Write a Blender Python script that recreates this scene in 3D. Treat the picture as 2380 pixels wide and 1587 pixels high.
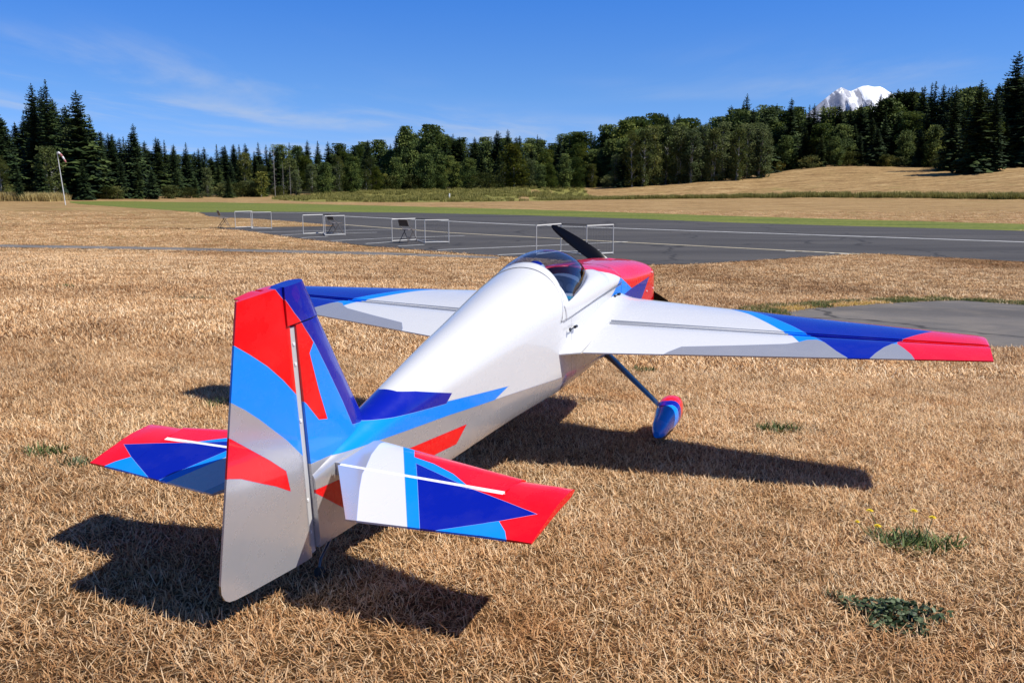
import bpy, bmesh, math, random
from mathutils import Vector, Matrix, noise
from mathutils.geometry import tessellate_polygon

# ------------------------------------------------------------------ camera, sky, sun, exposure
SC = bpy.context.scene
for _o in list(bpy.data.objects):
    bpy.data.objects.remove(_o)
COL = SC.collection
cam_data = bpy.data.cameras.new('camera')
cam_data.sensor_width = 36.0
cam_data.lens = 36.0 * 2029.2 / 2380.0
cam_data.clip_start = 0.05
cam_data.clip_end = 40000.0
cam = bpy.data.objects.new('camera', cam_data)
COL.objects.link(cam)
cam.location = (0, 0, 1.85)
cam.rotation_euler = (math.radians(90 - 9.992), 0, 0)
SC.camera = cam

SUN_DIR = Vector((0.5602, -0.1436, 0.8158)).normalized()
SUN_EL = math.asin(SUN_DIR.z)
SUN_AZ = math.atan2(SUN_DIR.x, SUN_DIR.y)
sun_data = bpy.data.lights.new('sun', 'SUN')
sun_data.energy = 5.0
sun_data.angle = math.radians(0.53)
sun_data.color = (1.0, 0.955, 0.88)
sun = bpy.data.objects.new('sun', sun_data)
COL.objects.link(sun)
sun.location = (30, -10, 40)
sun.rotation_euler = SUN_DIR.to_track_quat('Z', 'Y').to_euler()

world = bpy.data.worlds.new('World')
SC.world = world
world.use_nodes = True

def build_world():
    nt = world.node_tree
    nt.nodes.clear()
    N = nt.nodes.new
    L = nt.links.new
    out = N('ShaderNodeOutputWorld')
    bg = N('ShaderNodeBackground')
    bg.inputs['Strength'].default_value = 0.056
    sky = N('ShaderNodeTexSky')
    sky.sky_type = 'NISHITA'
    sky.sun_disc = False
    sky.sun_elevation = SUN_EL
    sky.sun_rotation = SUN_AZ
    sky.altitude = 200
    sky.air_density = 1.0
    sky.dust_density = 0.15
    sky.ozone_density = 3.0
    # clear mountain air: keep the sky's own brightness, deepen its blue with height
    lum = N('ShaderNodeRGBToBW'); L(sky.outputs[0], lum.inputs[0])
    tc = N('ShaderNodeTexCoord')
    sep = N('ShaderNodeSeparateXYZ')
    L(tc.outputs['Generated'], sep.inputs[0])
    rp = N('ShaderNodeValToRGB')
    el = rp.color_ramp.elements
    el.new(.5); el.new(.8)
    for i, (p_, c_) in enumerate(((0.0, (.60, 1.06, 1.85)), (.10, (.43, 1.06, 2.4)), (.21, (.25, 1.02, 3.3)), (.6, (.20, .78, 2.7)))):
        el[i].position = p_; el[i].color = (*c_, 1)
    L(sep.outputs[2], rp.inputs[0])
    hsv = N('ShaderNodeMix'); hsv.data_type = 'RGBA'; hsv.blend_type = 'MULTIPLY'; hsv.inputs[0].default_value = 1
    L(lum.outputs[0], hsv.inputs[6]); L(rp.outputs[0], hsv.inputs[7])
    # thin cirrus: noise on a flat cloud layer high above, so wisps run out towards the horizon
    mx = N('ShaderNodeMath'); mx.operation = 'MAXIMUM'; mx.inputs[1].default_value = 0.02
    L(sep.outputs[2], mx.inputs[0])
    dv = N('ShaderNodeVectorMath'); dv.operation = 'DIVIDE'
    cb = N('ShaderNodeCombineXYZ')
    for i in range(3): L(mx.outputs[0], cb.inputs[i])
    L(tc.outputs['Generated'], dv.inputs[0]); L(cb.outputs[0], dv.inputs[1])
    mp = N('ShaderNodeMapping')
    mp.inputs['Rotation'].default_value = (0, 0, math.radians(-8))
    mp.inputs['Scale'].default_value = (0.34, 0.085, 1)
    mp.inputs['Location'].default_value = (3.1, 1.7, 0)
    L(dv.outputs[0], mp.inputs[0])
    n1 = N('ShaderNodeTexNoise'); n1.inputs['Scale'].default_value = 1.0; n1.inputs['Detail'].default_value = 7; n1.inputs['Roughness'].default_value = 0.62; n1.inputs['Distortion'].default_value = 0.7
    L(mp.outputs[0], n1.inputs['Vector'])
    r1 = N('ShaderNodeMapRange'); r1.inputs[1].default_value = 0.43; r1.inputs[2].default_value = 0.70; r1.interpolation_type = 'SMOOTHSTEP'
    L(n1.outputs[0], r1.inputs[0])
    mp2 = N('ShaderNodeMapping'); mp2.inputs['Scale'].default_value = (0.12, 0.10, 1); mp2.inputs['Location'].default_value = (8.3, 2.2, 0)
    L(dv.outputs[0], mp2.inputs[0])
    n2 = N('ShaderNodeTexNoise'); n2.inputs['Scale'].default_value = 1.0; n2.inputs['Detail'].default_value = 3
    L(mp2.outputs[0], n2.inputs['Vector'])
    r2 = N('ShaderNodeMapRange'); r2.inputs[1].default_value = 0.38; r2.inputs[2].default_value = 0.60; r2.interpolation_type = 'SMOOTHSTEP'
    L(n2.outputs[0], r2.inputs[0])
    mu = N('ShaderNodeMath'); mu.operation = 'MULTIPLY'
    L(r1.outputs[0], mu.inputs[0]); L(r2.outputs[0], mu.inputs[1])
    fac = N('ShaderNodeMath'); fac.operation = 'MULTIPLY'; fac.inputs[1].default_value = 0.5
    L(mu.outputs[0], fac.inputs[0])
    mix = N('ShaderNodeMix'); mix.data_type = 'RGBA'
    L(fac.outputs[0], mix.inputs[0])
    L(hsv.outputs[2], mix.inputs[6])
    mix.inputs[7].default_value = (8.0, 8.8, 10.2, 1)
    L(mix.outputs[2], bg.inputs['Color'])
    L(bg.outputs[0], out.inputs[0])
build_world()

SC.render.engine = 'CYCLES'
SC.view_settings.view_transform = 'Standard'
SC.view_settings.look = 'None'
SC.view_settings.exposure = 0.35
SC.view_settings.gamma = 1.0
SC.view_settings.use_curve_mapping = False
SC.cycles.max_bounces = 8
SC.cycles.transparent_max_bounces = 12

# ------------------------------------------------------------------ helpers
def new_obj(name, me, mat=None, parent=None):
    o = bpy.data.objects.new(name, me)
    COL.objects.link(o)
    if mat is not None:
        for m in (mat if isinstance(mat, (list, tuple)) else [mat]):
            me.materials.append(m)
    if parent is not None:
        o.parent = parent
    return o

def tag(o, label, cat, group=None):
    o['label'] = label
    o['category'] = cat
    if group:
        o['group'] = group
    return o

def empty(name, loc=(0, 0, 0), rotz=0.0):
    o = bpy.data.objects.new(name, None)
    o.empty_display_size = 0.2
    COL.objects.link(o)
    o.location = loc
    o.rotation_euler = (0, 0, rotz)
    return o

class MB:
    """collects vertices and faces for one mesh"""
    def __init__(s):
        s.v = []; s.f = []; s.m = []
    def add(s, vs, fs, mi=0):
        b = len(s.v)
        s.v += [tuple(p) for p in vs]
        s.f += [tuple(b + i for i in f) for f in fs]
        s.m += [mi] * len(fs)
    def box(s, c, d, rot=None, mi=0):
        x, y, z = d[0] / 2, d[1] / 2, d[2] / 2
        vs = [Vector((a * x, b * y, e * z)) for a in (-1, 1) for b in (-1, 1) for e in (-1, 1)]
        if rot is not None:
            vs = [rot @ q for q in vs]
        vs = [q + Vector(c) for q in vs]
        s.add(vs, [(0, 1, 3, 2), (4, 6, 7, 5), (0, 4, 5, 1), (2, 3, 7, 6), (0, 2, 6, 4), (1, 5, 7, 3)], mi)
    def tube(s, a, b, r0, r1=None, n=8, mi=0, cap=True):
        a = Vector(a); b = Vector(b); r1 = r0 if r1 is None else r1
        d = (b - a).normalized()
        u = d.orthogonal().normalized(); w = d.cross(u)
        vs = []
        for p, r in ((a, r0), (b, r1)):
            for i in range(n):
                t = 2 * math.pi * i / n
                vs.append(p + (u * math.cos(t) + w * math.sin(t)) * r)
        fs = [(i, (i + 1) % n, n + (i + 1) % n, n + i) for i in range(n)]
        if cap:
            fs += [tuple(reversed(range(n))), tuple(range(n, 2 * n))]
        s.add(vs, fs, mi)
    def path(s, pts, r, n=8, mi=0):
        """tube along a polyline, r a number or list"""
        pts = [Vector(p) for p in pts]
        rr = r if isinstance(r, (list, tuple)) else [r] * len(pts)
        u = None; vs = []
        for i, p in enumerate(pts):
            d = (pts[min(i + 1, len(pts) - 1)] - pts[max(i - 1, 0)]).normalized()
            u = d.orthogonal().normalized() if u is None else (u - d * u.dot(d)).normalized()
            w = d.cross(u)
            for k in range(n):
                t = 2 * math.pi * k / n
                vs.append(p + (u * math.cos(t) + w * math.sin(t)) * rr[i])
        fs = []
        for i in range(len(pts) - 1):
            for k in range(n):
                fs.append((i * n + k, i * n + (k + 1) % n, (i + 1) * n + (k + 1) % n, (i + 1) * n + k))
        fs += [tuple(reversed(range(n))), tuple(range((len(pts) - 1) * n, len(pts) * n))]
        s.add(vs, fs, mi)
    def rings(s, R, close=True, cap0=True, cap1=True, mi=0):
        n = len(R[0]); vs = [p for r in R for p in r]; fs = []
        for i in range(len(R) - 1):
            for k in range(n if close else n - 1):
                fs.append((i * n + k, i * n + (k + 1) % n, (i + 1) * n + (k + 1) % n, (i + 1) * n + k))
        if close and cap0: fs.append(tuple(reversed(range(n))))
        if close and cap1: fs.append(tuple(range((len(R) - 1) * n, len(R) * n)))
        s.add(vs, fs, mi)
    def build(s, name, mat=None, parent=None, smooth=None):
        me = bpy.data.meshes.new(name)
        me.from_pydata(s.v, [], s.f)
        me.validate()
        bm = bmesh.new(); bm.from_mesh(me)
        bmesh.ops.recalc_face_normals(bm, faces=bm.faces)
        bm.to_mesh(me); bm.free()
        if len(set(s.m)) > 1 and len(me.polygons) == len(s.m):
            me.polygons.foreach_set('material_index', s.m)
        if smooth is not None:
            me.polygons.foreach_set('use_smooth', [True] * len(me.polygons))
            me.set_sharp_from_angle(angle=math.radians(smooth))
        me.update()
        return new_obj(name, me, mat, parent)

def lerp_table(T, x):
    """rows (x, a, b, ...) ascending; smooth monotone-ish interpolation"""
    if x <= T[0][0]: return T[0][1:]
    if x >= T[-1][0]: return T[-1][1:]
    for i in range(len(T) - 1):
        p, q = T[i], T[i + 1]
        if x <= q[0]:
            t = (x - p[0]) / (q[0] - p[0]); res = []
            for k in range(1, len(p)):
                a = T[i - 1] if i > 0 else p
                b = T[i + 2] if i + 2 < len(T) else q
                m0 = (q[k] - a[k]) / (q[0] - a[0]); m1 = (b[k] - p[k]) / (b[0] - p[0])
                h = q[0] - p[0]; t2 = t * t; t3 = t2 * t
                res.append((2*t3-3*t2+1)*p[k] + (t3-2*t2+t)*h*m0 + (-2*t3+3*t2)*q[k] + (t3-t2)*h*m1)
            return tuple(res)

# ------------------------------------------------------------------ materials
def mat_base(name):
    m = bpy.data.materials.new(name); m.use_nodes = True
    nt = m.node_tree
    b = nt.nodes['Principled BSDF']
    return m, nt, b

def simple_mat(name, col, rough=0.5, metal=0.0, coat=0.0, spec=0.5, vary=0.0, scale=40.0):
    m, nt, b = mat_base(name)
    b.inputs['Base Color'].default_value = (*col, 1)
    b.inputs['Roughness'].default_value = rough
    b.inputs['Metallic'].default_value = metal
    b.inputs['Coat Weight'].default_value = coat
    b.inputs['Coat Roughness'].default_value = 0.03
    b.inputs['Specular IOR Level'].default_value = spec
    if vary > 0:
        tc = nt.nodes.new('ShaderNodeTexCoord'); n = nt.nodes.new('ShaderNodeTexNoise')
        n.inputs['Scale'].default_value = scale; n.inputs['Detail'].default_value = 5
        nt.links.new(tc.outputs['Object'], n.inputs['Vector'])
        mr = nt.nodes.new('ShaderNodeMapRange'); mr.inputs[3].default_value = 1 - vary; mr.inputs[4].default_value = 1 + vary
        nt.links.new(n.outputs[0], mr.inputs[0])
        mx = nt.nodes.new('ShaderNodeMix'); mx.data_type = 'RGBA'; mx.blend_type = 'MULTIPLY'; mx.inputs[0].default_value = 1
        mx.inputs[6].default_value = (*col, 1)
        nt.links.new(mr.outputs[0], mx.inputs[7]); nt.links.new(mx.outputs[2], b.inputs['Base Color'])
    return m

WHITE = (0.62, 0.62, 0.625); RED = (0.80, 0.002, 0.007); LB = (0.003, 0.235, 0.88); DB = (0.002, 0.009, 0.30)
SILVER = (0.52, 0.51, 0.515)

def convex_pieces(poly):
    tris = [list(t) for t in tessellate_polygon([[Vector((p[0], p[1], 0)) for p in poly]])]
    def area(ids):
        return sum(poly[ids[i]][0] * poly[ids[(i+1) % len(ids)]][1] - poly[ids[(i+1) % len(ids)]][0] * poly[ids[i]][1] for i in range(len(ids))) / 2
    tris = [t if area(t) > 0 else t[::-1] for t in tris if abs(area(t)) > 1e-9]
    def convex(ids):
        n = len(ids)
        for i in range(n):
            a, b, c = (poly[ids[(i + k) % n]] for k in range(3))
            if (b[0]-a[0])*(c[1]-b[1]) - (b[1]-a[1])*(c[0]-b[0]) < -1e-9: return False
        return True
    done = False
    while not done:
        done = True
        for i in range(len(tris)):
            for j in range(i + 1, len(tris)):
                A, B = tris[i], tris[j]
                for k in range(len(A)):
                    p, q = A[k], A[(k+1) % len(A)]
                    if q in B and B[(B.index(q)+1) % len(B)] == p:
                        jb = B.index(q)
                        rest = [B[(jb + 2 + t) % len(B)] for t in range(len(B) - 2)]
                        M = A[:k+1] + rest + A[k+1:]
                        if convex(M):
                            tris[i] = M; del tris[j]; done = False
                        break
                if not done: break
            if not done: break
    return tris

def paint_mat(name, base, layers, mode='xy', base_metal=0.0, edge=True):
    """glossy covering film with flat colour fields; fields are polygons in body coordinates
    mode xy: (x, |y|)   xz: (x, z)   xt: (x, angle round the section, 0 at the top)"""
    m, nt, b = mat_base(name)
    N = nt.nodes.new; L = nt.links.new
    tc = N('ShaderNodeTexCoord'); sep = N('ShaderNodeSeparateXYZ'); L(tc.outputs['Object'], sep.inputs[0])
    ay = N('ShaderNodeMath'); ay.operation = 'ABSOLUTE'; L(sep.outputs[1], ay.inputs[0])
    cb = N('ShaderNodeCombineXYZ'); cb.inputs[2].default_value = 1.0
    L(sep.outputs[0], cb.inputs[0])
    if mode == 'xy': L(ay.outputs[0], cb.inputs[1])
    elif mode == 'xz': L(sep.outputs[2], cb.inputs[1])
    elif mode == 'xs': L(sep.outputs[1], cb.inputs[1])
    else:
        az = N('ShaderNodeMath'); az.operation = 'ADD'; az.inputs[1].default_value = 0.02; L(sep.outputs[2], az.inputs[0])
        at = N('ShaderNodeMath'); at.operation = 'ARCTAN2'; L(ay.outputs[0], at.inputs[0]); L(az.outputs[0], at.inputs[1])
        L(at.outputs[0], cb.inputs[1])
    col = None; met = None
    c0 = base; m0 = base_metal
    for colr, metal, polys in layers:
        mask = None
        for poly in polys:
            for ids in convex_pieces(poly):
                cur = None
                n = len(ids)
                for i in range(n):
                    p, q = poly[ids[i]], poly[ids[(i+1) % n]]
                    a, c = -(q[1]-p[1]), (q[0]-p[0])
                    ln = math.hypot(a, c)
                    d = N('ShaderNodeVectorMath'); d.operation = 'DOT_PRODUCT'
                    L(cb.outputs[0], d.inputs[0])
                    d.inputs[1].default_value = (a/ln, c/ln, -(a*p[0] + c*p[1])/ln + 2e-4)
                    if cur is None: cur = d.outputs['Value']
                    else:
                        mn = N('ShaderNodeMath'); mn.operation = 'MINIMUM'; L(cur, mn.inputs[0]); L(d.outputs['Value'], mn.inputs[1]); cur = mn.outputs[0]
                if mask is None: mask = cur
                else:
                    mx = N('ShaderNodeMath'); mx.operation = 'MAXIMUM'; L(mask, mx.inputs[0]); L(cur, mx.inputs[1]); mask = mx.outputs[0]
        gt = N('ShaderNodeMath'); gt.operation = 'GREATER_THAN'; gt.inputs[1].default_value = 0.0; L(mask, gt.inputs[0])
        if edge:      # thin pale film edge where two colours overlap
            ge = N('ShaderNodeMath'); ge.operation = 'GREATER_THAN'; ge.inputs[1].default_value = -0.0007; L(mask, ge.inputs[0])
            me_ = N('ShaderNodeMix'); me_.data_type = 'RGBA'; L(ge.outputs[0], me_.inputs[0])
            if col is None: me_.inputs[6].default_value = (*c0, 1)
            else: L(col, me_.inputs[6])
            me_.inputs[7].default_value = (.25, .33, .60, 1); col = me_.outputs[2]
        mc = N('ShaderNodeMix'); mc.data_type = 'RGBA'; L(gt.outputs[0], mc.inputs[0])
        if col is None: mc.inputs[6].default_value = (*c0, 1)
        else: L(col, mc.inputs[6])
        mc.inputs[7].default_value = (*colr, 1)
        col = mc.outputs[2]
        mm = N('ShaderNodeMix'); mm.data_type = 'FLOAT'; L(gt.outputs[0], mm.inputs[0])
        if met is None: mm.inputs[2].default_value = m0
        else: L(met, mm.inputs[2])
        mm.inputs[3].default_value = metal
        met = mm.outputs[0]
    if col is None:
        b.inputs['Base Color'].default_value = (*c0, 1); b.inputs['Metallic'].default_value = m0
    else:
        L(col, b.inputs['Base Color']); L(met, b.inputs['Metallic'])
    # handling marks: faint dust and uneven sheen
    nd = N('ShaderNodeTexNoise'); nd.inputs['Scale'].default_value = 9.0; nd.inputs['Detail'].default_value = 6; nd.inputs['Roughness'].default_value = .65
    L(tc.outputs['Object'], nd.inputs['Vector'])
    rr = N('ShaderNodeMapRange'); rr.inputs[1].default_value = .35; rr.inputs[2].default_value = .7; rr.inputs[3].default_value = .20; rr.inputs[4].default_value = .36
    L(nd.outputs[0], rr.inputs[0]); L(rr.outputs[0], b.inputs['Roughness'])
    if col is not None:
        du = N('ShaderNodeMapRange'); du.inputs[1].default_value = .45; du.inputs[2].default_value = .8; du.inputs[3].default_value = 0; du.inputs[4].default_value = .035
        L(nd.outputs[0], du.inputs[0])
        dm = N('ShaderNodeMix'); dm.data_type = 'RGBA'; L(du.outputs[0], dm.inputs[0]); L(col, dm.inputs[6]); dm.inputs[7].default_value = (.33, .29, .24, 1)
        L(dm.outputs[2], b.inputs['Base Color'])
    b.inputs['Specular IOR Level'].default_value = 0.3
    b.inputs['Coat Weight'].default_value = 0.7
    b.inputs['Coat Roughness'].default_value = 0.02
    b.inputs['Coat IOR'].default_value = 1.42
    # faint waviness of the film over ribs and sheeting
    no = N('ShaderNodeTexNoise'); no.inputs['Scale'].default_value = 5.0; no.inputs['Detail'].default_value = 2
    L(tc.outputs['Object'], no.inputs['Vector'])
    bp = N('ShaderNodeBump'); bp.inputs['Strength'].default_value = 0.10; bp.inputs['Distance'].default_value = 0.02
    L(no.outputs[0], bp.inputs['Height']); L(bp.outputs[0], b.inputs['Coat Normal'])
    return m
# ------------------------------------------------------------------ the model aircraft (body axes: x forward, y left, z up)
PAINT = {}
BODY = Matrix(((0.38357627, -0.92327074, -0.02098558, 0.24827515),
               (0.91852347, 0.38376499, -0.09507404, 3.60722135),
               (0.09583261, 0.0171924, 0.99524898, 1.35675311),
               (0, 0, 0, 1)))
PLANE_DROP = 0.50           # the Empty sits at wheel height, the parts are offset back up

def naca(t, u):
    u = max(0.0, min(1.0, u))
    return 5 * t * (0.2969*math.sqrt(u) - 0.126*u - 0.3516*u*u + 0.2843*u**3 - 0.1036*u**4)

def plate(A, B, us, vs, pos, half, name, mat, parent, smooth=35):
    """solid from two chord curves A(u), B(u) (2D) swept between them; pos(p2d, off) gives the 3D point, half(u, v) the half thickness"""
    mb = MB(); nu, nv = len(us), len(vs)
    top = []; bot = []
    for v in vs:
        rt_, rb_ = [], []
        for u in us:
            a, c = A(u), B(u)
            p = (a[0] + (c[0]-a[0])*v, a[1] + (c[1]-a[1])*v)
            h = half(u, v)
            rt_.append(pos(p, h)); rb_.append(pos(p, -h))
        top.append(rt_); bot.append(rb_)
    R = [top[j] + bot[j][::-1] for j in range(nv)]
    mb.rings(R)
    return mb.build(name, mat, parent, smooth)

def seg(p, q): return lambda u: (p[0] + (q[0]-p[0])*u, p[1] + (q[1]-p[1])*u)
def poly_curve(pts):
    ds = [0.0]
    for a, b in zip(pts, pts[1:]): ds.append(ds[-1] + math.hypot(b[0]-a[0], b[1]-a[1]))
    T = ds[-1]
    def f(u):
        s = u * T
        for i in range(len(pts) - 1):
            if s <= ds[i+1] + 1e-9:
                t = (s - ds[i]) / (ds[i+1] - ds[i]); a, b = pts[i], pts[i+1]
                return (a[0] + (b[0]-a[0])*t, a[1] + (b[1]-a[1])*t)
        return pts[-1]
    return f

# sections: x, half width, z bottom, z of widest side top, z top, chamfer
FUS_REAR = [(-1.866, .027, -.143, .02, .046, .004), (-1.64, .052, -.147, .040, .090, .008), (-1.40, .080, -.151, .055, .134, .022), (-1.20, .104, -.153, .067, .168, .032),
            (-.95, .131, -.156, .082, .207, .038), (-.75, .156, -.160, .094, .237, .040), (-.61, .174, -.164, .102, .254, .042), (-.52, .177, -.167, .101, .2665, .043)]
FUS_MID = [(-.61, .174, -.164, .098, .254, .042), (-.40, .180, -.172, .100, .29, .045), (-.15, .181, -.185, .098, .22, .050), (.11, .181, -.205, .092, .168, .060)]
CANOPY_TOP = [(-.66, .246), (-.60, .255), (-.53, .266), (-.45, .285), (-.36, .294), (-.28, .285), (-.22, .266), (-.17, .243), (-.13, .223), (-.10, .210), (-.02, .187), (.05, .175), (.12, .167)]
NOSE = [(.115, .181, -.205, .085, .167, .060), (.25, .186, -.205, .055, .153, .065), (.40, .191, -.195, .040, .135, .07), (.55, .194, -.180, .025, .114, .07), (.63, .192, -.168, .02, .100, .07), (.68, .184, -.155, .015, .086, .065), (.712, .170, -.140, .01, .072, .06), (.726, .145, -.120, .005, .055, .05)]

def section(x, w, zb, zs, zt, ch, ex=2.0, narc=14):
    """half ring from bottom centre to top centre on the right (-y), then mirrored"""
    h = [(0, zb), ((w-ch)*.5, zb), (w-ch, zb)]
    h += [(w - ch*.3, zb + ch*.32), (w, zb + ch)]
    z0 = zb + ch
    h += [(w, z0 + (zs-z0)*k/4) for k in (1, 2, 3)]
    for k in range(narc + 1):
        a = math.pi/2 * k/narc
        h.append((w*max(0.0, math.cos(a))**(2/ex), zs + (zt-zs)*math.sin(a)**(2/ex)))
    ring = [Vector((x, -p[0], p[1])) for p in h] + [Vector((x, p[0], p[1])) for p in h[-2:0:-1]]
    return ring

def xs(a, b, n): return [a + (b-a)*i/n for i in range(n+1)]

def build_fuselage(root):
    mb = MB()
    mb.rings([section(x, *lerp_table(FUS_REAR, x)) for x in xs(-1.866, -.524, 44)])
    f = root_obj = mb.build('fuselage', PAINT['fus'], root, 28)
    # belly under the cockpit: flat topped tub
    mb = MB()
    R = []
    for x in xs(-.522, .11, 24):
        w, zb, zs, zt, ch = lerp_table(FUS_MID, x)
        R.append(section(x, w, zb, zs-.004, zs, ch))
    mb.rings(R)
    g = mb.build('centre_section', PAINT['mid'], root, 28)
    return f, g

def can_pt(x, th, lift=0.0):
    """canopy surface: th -1..1 over the top, 0 at the crown, at +-1 on the side line"""
    w, zb, zs, zt, ch = lerp_table(FUS_MID, max(-.66, min(.115, x)))
    if x < -.61:
        w, zb, zs, zt, ch = lerp_table(FUS_REAR, x); w += .001
    zt = lerp_table(CANOPY_TOP, x)[0]
    a = math.pi/2 * (1 - abs(th))
    s = -1 if th > 0 else 1
    return Vector((x, s*(w+.0015+lift)*math.cos(a), zs + (zt-zs+lift)*math.sin(a)))

TH_W = 0.80        # the window ends at this fraction round the side
def win_rear(t): t = abs(t)/TH_W; return -.485 - .090*t**2.2
def win_front(t):
    t = min(1.0, abs(t)/TH_W)
    return lerp_table([(0, -.105), (.25, -.115), (.5, -.155), (.7, -.195), (.85, -.295), (.93, -.40), (1.0, -.575)], t)[0]
def seam_x(t): return -.530 - .092*abs(t)**2.2

SILL = [(-.575, .168, .150), (-.50, .166, .153), (-.40, .158, .158), (-.30, .147, .165), (-.20, .128, .171), (-.15, .113, .174), (-.10, .085, .179), (-.06, .050, .183), (-.04, .0, .184)]
BUBBLE = [(-.60, .256), (-.53, .266), (-.45, .285), (-.36, .295), (-.28, .291), (-.21, .273), (-.16, .250), (-.11, .222), (-.07, .199), (-.04, .184)]
DECK = [(-.04, .184), (0, .182), (.05, .177), (.113, .1685)]
def glass_pt(x, q):
    """bubble: q -1..1 from sill to sill"""
    yb, zb = lerp_table(SILL, x); zt = max(zb, lerp_table(BUBBLE, x)[0])
    a = math.pi/2*(1-abs(q)); s = -1 if q > 0 else 1
    p = Vector((x, s*yb*math.cos(a), zb + (zt-zb)*math.sin(a)))
    t = max(0, min(1, (x - win_rear(TH_W*q))/.16)); t = t*t*(3-2*t)
    return can_pt(min(x, -.2), TH_W*q, -.002).lerp(p, t) if t < 1 else p
def deck_pt(x, k, s):
    w, zb, zs, zt, ch = lerp_table(FUS_MID, max(-.575, min(.115, x))); w += .0015
    if x < -.04: ye, ze = lerp_table(SILL, x)
    else: ye, ze = 0.0, lerp_table(DECK, x)[0]
    e = 2/(2.0 + .7*max(0, min(1, (x+.5)/.5)))
    a = math.pi/2*k
    return Vector((x, s*(ye + (w-ye)*max(0.0, math.cos(a))**e), zs + (ze-zs)*math.sin(a)**e))

def build_canopy(root):
    mb = MB()
    qs = [i/24 for i in range(-24, 25)]
    G = [[can_pt(seam_x(TH_W*q) + (win_rear(TH_W*q)-seam_x(TH_W*q))*k/4, TH_W*q) for q in qs] for k in range(5)]
    mb.rings(G, close=False)
    for s in (-1, 1):
        side = [1 - (1-TH_W)*i/6 for i in range(7)]
        G = [[can_pt(seam_x(t) + (-.575-seam_x(t))*k/4, -s*t) for t in side] for k in range(5)]
        mb.rings(G, close=False)
        ks = [0, .06, .12, .2, .3, .4, .5, .6, .7, .8, .9, 1.0]
        X = [-.575 + .535*i/30 for i in range(31)] + [-.04 + .153*i/10 for i in range(1, 11)]
        mb.rings([[deck_pt(x, k, s) for k in ks] for x in X], close=False)
    fr = mb.build('canopy_frame', PAINT['nose'], root, 40)
    md = fr.modifiers.new('shell', 'SOLIDIFY'); md.thickness = .005; md.offset = -1
    mb = MB()
    for s in (-1, 1):
        mb.path([can_pt(seam_x(t), -s*t, .0006) for t in [i/20 for i in range(0, 21)]] , .0011, 5)
        mb.path([deck_pt(-.60 + .71*i/24, 0, s) + Vector((0, s*.0008, -.001)) for i in range(25)], .0008, 5)
    mb.build('hatch_seam', PAINT['seal'], fr, 50)
    mb = MB()
    G = [[glass_pt(win_rear(TH_W*q) + (-.0402-win_rear(TH_W*q))*k/30, q) for q in qs] for k in range(31)]
    mb.rings(G, close=False)
    gl = mb.build('canopy_glass', PAINT['glass'], root, 80)
    return fr, gl

def build_cowl(root):
    mb = MB()
    mb.rings([section(x, *lerp_table(NOSE, x), ex=2.7) for x in xs(.115, .726, 36)])
    cw = mb.build('cowl', PAINT['nose'], root, 35)
    mb = MB(); R = []
    for k in range(9):
        t = k/8; r = math.sin(math.pi*min(1, .08 + t*.92))**.6 if k < 8 else 0.03
        R.append([Vector((.44 + .17*t, -.02 + .040*r*math.cos(math.pi*j/12), .1215 - .045*t + .020*r*math.sin(math.pi*j/12))) for j in range(13)])
    mb.rings(R, close=False)
    mb.build('scoop', PAINT['nose'], cw, 50)
    for x, z in ((.60, .05), (.50, -.02), (.36, -.06), (.62, -.03)):
        mb = MB(); mb.tube((x, -.188, z), (x, -.1965, z), .004, n=8); mb.build('screw', PAINT['bevel'], cw, 40)
    return cw

W_LE0, W_LE1 = (.205, .13), (.030, 1.55)      # leading edge, root and tip
W_TE0, W_TE1 = (-.622, .13), (-.262, 1.55)
W_H0, W_H1 = (-.285, .13), (-.112, 1.55)        # aileron hinge line
def wl(a, b, y): t = (y - .13)/(1.55 - .13); return a[0] + (b[0]-a[0])*t
WZ = -.010

def wing_half(y):
    t = (y-.13)/1.42
    return .135 + (.105-.135)*t
def fillet(y): return 1 + 1.0*max(0.0, (.262-y)/.132)**2.2 if y < .262 else 1.0

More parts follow.
